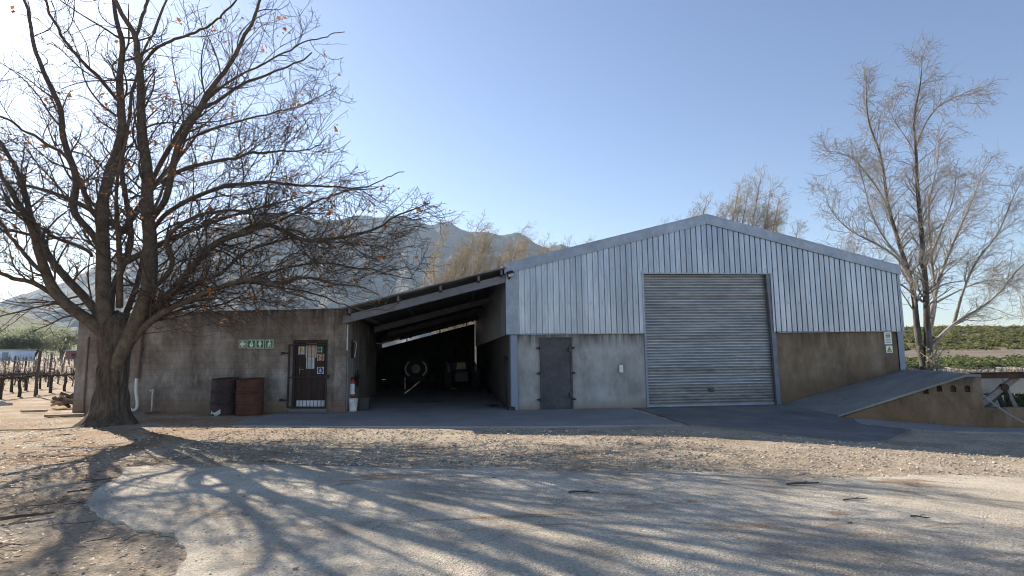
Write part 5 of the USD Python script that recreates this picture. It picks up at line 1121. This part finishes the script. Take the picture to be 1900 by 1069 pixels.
obj(t, 'stems', trimesh.util.concatenate([trimesh.Trimesh(*tubes(P, np.full((9, 8), .014), 4), process=False), trimesh.Trimesh(*tubes(a, r_, 3), process=False)]), pale_twig); C = (a[:, 1:] + rng.normal(0, .05, a[:, 1:].shape)).reshape(-1, 3); obj(t, 'leaves', quads(C[rng.choice(len(C), 260)], rng, np.full(260, .07)), olive_leaf, kind='stuff')
rng = np.random.default_rng(74); gp = np.c_[rng.uniform(14.3, 16.5, 120), rng.uniform(13.2, 17.0, 120)]; gp = np.c_[gp, zt(gp[:, 0], gp[:, 1])]
instancer('green_weeds', [(bush_mesh(50, 90, .25), green_leaf)], gp, np.zeros(120), np.c_[rng.uniform(.2, .5, 120), rng.uniform(.2, .5, 120), rng.uniform(.15, .6, 120)], rng.uniform(0, 6, 120), 'green weeds growing behind the scrap trailer')


# ------------------------------------------------------------------ mountains
def ridge_mesh(prof_px, Rr, Rbase, nr, seed, spur, rough_amp, na=420, zbase=0.0, pw=1.35):
    us = np.array([p[0] for p in prof_px], float); vs = np.array([p[1] for p in prof_px], float)
    D = np.array([ray(u, v) for u, v in prof_px]); az = np.arctan2(D[:, 0], D[:, 1]); tn = D[:, 2] / np.hypot(D[:, 0], D[:, 1])
    A = np.linspace(az.min(), az.max(), na); tan_e = np.interp(A, az, tn)
    t_ = np.linspace(0, 1, nr)[None]; A2 = A[:, None]
    rad = Rbase + (Rr - Rbase) * t_ + 0 * A2; X = rad * np.sin(A2); Y = rad * np.cos(A2)
    Hm = EYE + tan_e[:, None] * Rr
    s_ = noise2(A2 * spur + .8 * t_, t_ * 1.3 + 0 * A2, 1.0, seed) ; s2 = noise2(A2 * spur * 2.7 + t_, t_ * 3 + 0 * A2, 1.0, seed + 3)
    shape = t_ ** pw * (1 - .55 * (1 - t_) * (s_ * 1.4) - .30 * (1 - t_) * s2)
    Z = zbase + (Hm - zbase) * np.clip(shape, 0, 1) + rough_amp * (.55 * fbm2(X, Y, 6.0 / Rr * 2.2, seed + 9, 6) - .9 * np.abs(fbm2(X, Y, 6.0 / Rr * 3.5, seed + 19, 5)) + .12) * np.sin(np.pi * np.clip(t_, 0, 1)) ** .5
    Xb, Yb = (Rr * 1.35) * np.sin(A2), (Rr * 1.35) * np.cos(A2); X = np.hstack([X, Xb]); Y = np.hstack([Y, Yb]); Z = np.hstack([Z, np.full_like(Xb, -2.0)])
    idx = np.arange(X.size).reshape(X.shape); q = np.stack([idx[:-1, :-1], idx[1:, :-1], idx[1:, 1:], idx[:-1, 1:]], -1).reshape(-1, 4)
    return np.stack([X, Y, Z], -1).reshape(-1, 3), q


rp = [(-500, 560), (-300, 520), (-120, 545), (0, 560), (60, 540), (130, 520), (200, 480), (260, 455), (314, 441), (390, 425), (471, 400), (545, 395), (590, 408), (628, 406), (650, 401), (675, 399), (700, 404), (733, 400), (755, 402), (775, 408), (788, 416), (801, 419), (812, 414), (824, 413), (838, 414), (850, 422), (870, 428), (905, 431), (927, 437), (940, 434), (964, 431), (975, 437), (986, 446), (1001, 452), (1019, 457), (1042, 453), (1071, 461), (1120, 475), (1200, 500), (1300, 560), (1400, 620), (1500, 650)]
rs = np.random.default_rng(3); uu = np.arange(-500, 1500, 5.0); vv = np.interp(uu, [p[0] for p in rp], [p[1] for p in rp]) + 7 * fbm2(uu, uu * 0, .03, 6, 4) - 9 * np.abs(fbm2(uu, uu * 0, .07, 16, 4)) + 2
obj(None, 'mountain', ridge_mesh(list(zip(uu, vv)), 3000, 1150, 150, 5, 22.0, 190, na=700), mountain_mat, smooth=True, kind='structure', label='hazy blue mountain range behind the sheds')
fp = [(-500, 500), (-250, 520), (-100, 545), (0, 568), (50, 585), (97, 604), (140, 628), (190, 645), (260, 655), (300, 664)]
obj(None, 'foothill', ridge_mesh(fp, 620, 210, 40, 15, 14.0, 6, na=160, zbase=1.5, pw=1.1), foothill_mat, smooth=True, kind='structure', label='green hazy foothill at the far left')

# ------------------------------------------------------------------ small things on the ground
rng = np.random.default_rng(81)


def stone(seed):
    m = trimesh.creation.icosphere(subdivisions=1, radius=1.0); rg = np.random.default_rng(seed); m.vertices *= rg.uniform(.65, 1.15, (len(m.vertices), 1)); m.vertices *= [1, .8, .55]; return m


from shapely import contains_xy
n_s = 26000; xs = rng.uniform(-9, 14, n_s); ys = rng.uniform(6.8, 15.2, n_s)
strip = sg.Polygon(g2([(430, 800), (640, 796), (900, 796), (1250, 800), (1500, 800), (1900, 815), (1900, 872), (1500, 886), (1240, 872), (900, 866), (500, 862), (300, 862), (330, 825)]))
ins = contains_xy(strip, xs, ys); dens = noise2(xs, ys, .55, 4) * .7 + noise2(xs, ys, 2.2, 8) * .5
keep = (ins & (dens > .42)) | (~ins & (xs < -2) & (rng.uniform(0, 1, n_s) < .12)); on_tar = contains_xy(tar_poly, xs, ys); keep &= ~on_tar | (rng.uniform(0, 1, n_s) < .04)
apr_poly = sg.Polygon(apr_pts); keep &= ~contains_xy(apr_poly, xs, ys) & (ys < 15.8)
xs, ys = xs[keep], ys[keep]; sc = .007 + .020 * rng.uniform(0, 1, len(xs)) ** 3 + .018 * (rng.uniform(0, 1, len(xs)) > .985)
instancer('gravel', [(stone(k), stone_mat) for k in range(5)], np.c_[xs, ys, zt(xs, ys) + np.where(contains_xy(tar_poly, xs, ys), .016, .004)], rng.integers(0, 5, len(xs)), np.repeat(sc[:, None], 3, 1), rng.uniform(0, 6.28, len(xs)), 'loose gravel strewn between the paving and the concrete apron')
pe = np.array([tar_poly.exterior.interpolate(d).coords[0] for d in rng.uniform(0, tar_poly.exterior.length, 2600)]) + rng.normal(0, .22, (2600, 2)); pe = pe[(pe[:, 0] < 9.5) & (pe[:, 1] > 3.0)]
instancer('edge_rubble', [(stone(20 + k), stone_mat) for k in range(4)], np.c_[pe, zt(pe[:, 0], pe[:, 1]) + np.where(contains_xy(tar_poly, pe[:, 0], pe[:, 1]), .015, .004)], rng.integers(0, 4, len(pe)), np.repeat((.004 + .011 * rng.uniform(0, 1, len(pe)) ** 3)[:, None], 3, 1), rng.uniform(0, 6.28, len(pe)), 'crumbled stones along the broken edge of the paving')
n_s = 3500; xs = rng.uniform(-4, 9, n_s); ys = rng.uniform(3.4, 9.0, n_s); k = contains_xy(tar_poly, xs, ys); xs, ys = xs[k], ys[k]; sc = .003 + .007 * rng.uniform(0, 1, len(xs)) ** 2
instancer('small_pebbles', [(stone(10 + k), stone_mat) for k in range(3)], np.c_[xs, ys, zt(xs, ys) + .017], rng.integers(0, 3, len(xs)), np.repeat(sc[:, None], 3, 1), rng.uniform(0, 6.28, len(xs)), 'scattered small pebbles on the worn tarmac')
# leaf litter and twigs on the left
def litter_leaf(seed):
    rg = np.random.default_rng(seed); a = np.linspace(0, 2 * np.pi, 9)[:-1]; r = 1 + .25 * np.cos(a * 4 + 1); P = np.c_[np.cos(a) * r, np.sin(a) * .55 * r, .25 * np.cos(a) ** 2 + rg.uniform(-.1, .15, 8)]; V = np.vstack([P, [[0, 0, .05]]]); return V, np.array([[i, (i + 1) % 8, 8] for i in range(8)])


n_s = 19000; xs = rng.uniform(-13, 5.0, n_s); ys = rng.uniform(4.2, 17, n_s)
d_ = noise2(xs, ys, .8, 9); pr_ = np.where(xs < -2.0, .75, np.where((xs < 5) & (ys > 7.5), .5, .12)) * (d_ > .4) * np.where(contains_xy(tar_poly, xs, ys), .02, 1.0); keep = (rng.uniform(0, 1, n_s) < pr_) & (ys < 16.9 - (xs + 3.07) * .22) & ((ys < 13.4 - .35 * (xs + 2)) | (xs < -4)); xs, ys = xs[keep], ys[keep]
instancer('leaf_litter', [(litter_leaf(k), dry_leaf) for k in range(5)], np.c_[xs, ys, zt(xs, ys) + np.where(contains_xy(tar_poly, xs, ys), .018, .010)], rng.integers(0, 5, len(xs)), np.repeat(rng.uniform(.014, .034, (len(xs), 1)), 3, 1), rng.uniform(0, 6.28, len(xs)), 'dry brown leaf litter scattered under the oak')
tw = []
for k in range(420):
    x_, y_ = rng.uniform(-11, -2.6), rng.uniform(4.3, 14.5)
    if contains_xy(tar_poly, x_, y_): continue
    a = rng.uniform(0, 3.14); l_ = rng.uniform(.06, .35); d = np.array([math.cos(a), math.sin(a), 0]) * l_ / 2; c = np.array([x_, y_, .014 + float(zt(x_, y_))]); tw.append([c - d, c + rng.normal(0, .02, 3) * [1, 1, .2], c + d])
obj(None, 'twig_litter', tubes(np.array(tw), np.tile(np.array([.004, .0045, .002]), (len(tw), 1)), 4), twig_mat, kind='stuff', label='broken twigs littering the soil under the oak')
SG = 'fallen sticks on the yard'
for u0, v0, u1, v1, r, lab in ((1055, 917, 1112, 918, .012, 'dark stick lying on the paving in the middle of the yard'), (1460, 903, 1520, 900, .014, 'dark thick stick lying on the paving in front of the roller door'), (1565, 932, 1610, 928, .008, 'thin twig on the sunlit paving right of the dark thick stick'), (1690, 962, 1725, 965, .009, 'twig on the paving at the right of the yard'), (170, 897, 218, 890, .012, 'stick lying along the edge of the paving under the oak'), (125, 918, 165, 913, .012, 'bent stick on the soil left of the paving edge'), (0, 970, 100, 957, .02, 'long fallen branch on the soil at the left edge')):
    a, b = at_z(u0, v0), at_z(u1, v1); zz0 = .016 + r; c = (a + b) / 2; S = spline([a - c, (a - c) * .3 + [.005, .008, .003], (b - c) * .4 + [0, -.006, 0], b - c], 9); t = thing('fallen_stick', lab, 'stick', (c[0], c[1], float(zt(c[0], c[1])) + zz0), 0, SG); obj(t, 'stick', tube(S, np.linspace(r, r * .5, 9), 6), twig_mat, smooth=True); obj(t, 'side_twig', tube(spline([S[4], S[4] + [.04, .02, .008], S[4] + [.08, .03, .008]], 5), np.linspace(r * .5, r * .25, 5), 5), twig_mat)
# firewood, planks, hose by the oak
b = at_z(122, 757); fwp = thing('firewood_pile', 'heap of split firewood and rubble at the left corner of the block building', 'woodpile', (b[0], b[1], 0))
rng = np.random.default_rng(91)
for k in range(22):
    x_, y_ = rng.normal(0, .34), rng.normal(0, .22); z = max(.05, .52 - .75 * math.hypot(x_, y_)) * rng.uniform(.4, 1); m = cb(-rng.uniform(.15, .34), rng.uniform(.15, .34), -.05, .05, -.04, .04, .012); m.apply_transform(trimesh.transformations.euler_matrix(rng.normal(0, .2), rng.normal(0, .3), rng.uniform(-1, 1))); m.apply_translation((x_, y_, z)); obj(fwp, 'log', m, wood_pale if k % 3 else post_wood)
for k, (u, v, l_, w_, lab) in enumerate(((122, 773, 1.0, .18, 'pale plank lying at the foot of the oak'), (63, 765, .75, .12, 'weathered short plank on the soil left of the woodpile'))):
    b = at_z(u, v); t = thing('loose_plank', lab, 'plank', (b[0], b[1], .01), 6 if k == 0 else -4); obj(t, 'plank', cb(-l_ / 2, l_ / 2, -w_ / 2, w_ / 2, 0, .06, .006), wood_pale)
t = thing('garden_hose', 'long dusty hose lying across the soil to the foot of the oak', 'hose'); pts = [at_z(u, v) + [0, 0, .02] for u, v in ((-60, 801), (0, 800), (60, 799), (110, 797), (160, 792), (215, 787), (250, 780))]; obj(t, 'hose', tube(spline(pts, 50), .016, 6), wood_pale, smooth=60)
b = at_z(5, 752); t = thing('field_stone', 'large pale stone on the soil at the left edge', 'stone', (b[0], b[1], 0)); m = stone(99); m.vertices *= [.35, .25, .3]; obj(t, 'stone', m.subdivide(), stone_mat, smooth=True)

# ------------------------------------------------------------------ air
hz_box = bx(-7000, 7000, -4000, 7000, -12.0, 1000.0)
haze_mat = usdkit.material(stage, L('haze_look'), {'v': ('principled_volume', {'color': (.58, .76, 1.0), 'density': HAZE_DENSITY, 'anisotropy': .35})}, [], volume='v.volume')
obj(None, 'haze', hz_box, haze_mat, kind='stuff', label='thin bluish haze over the valley')
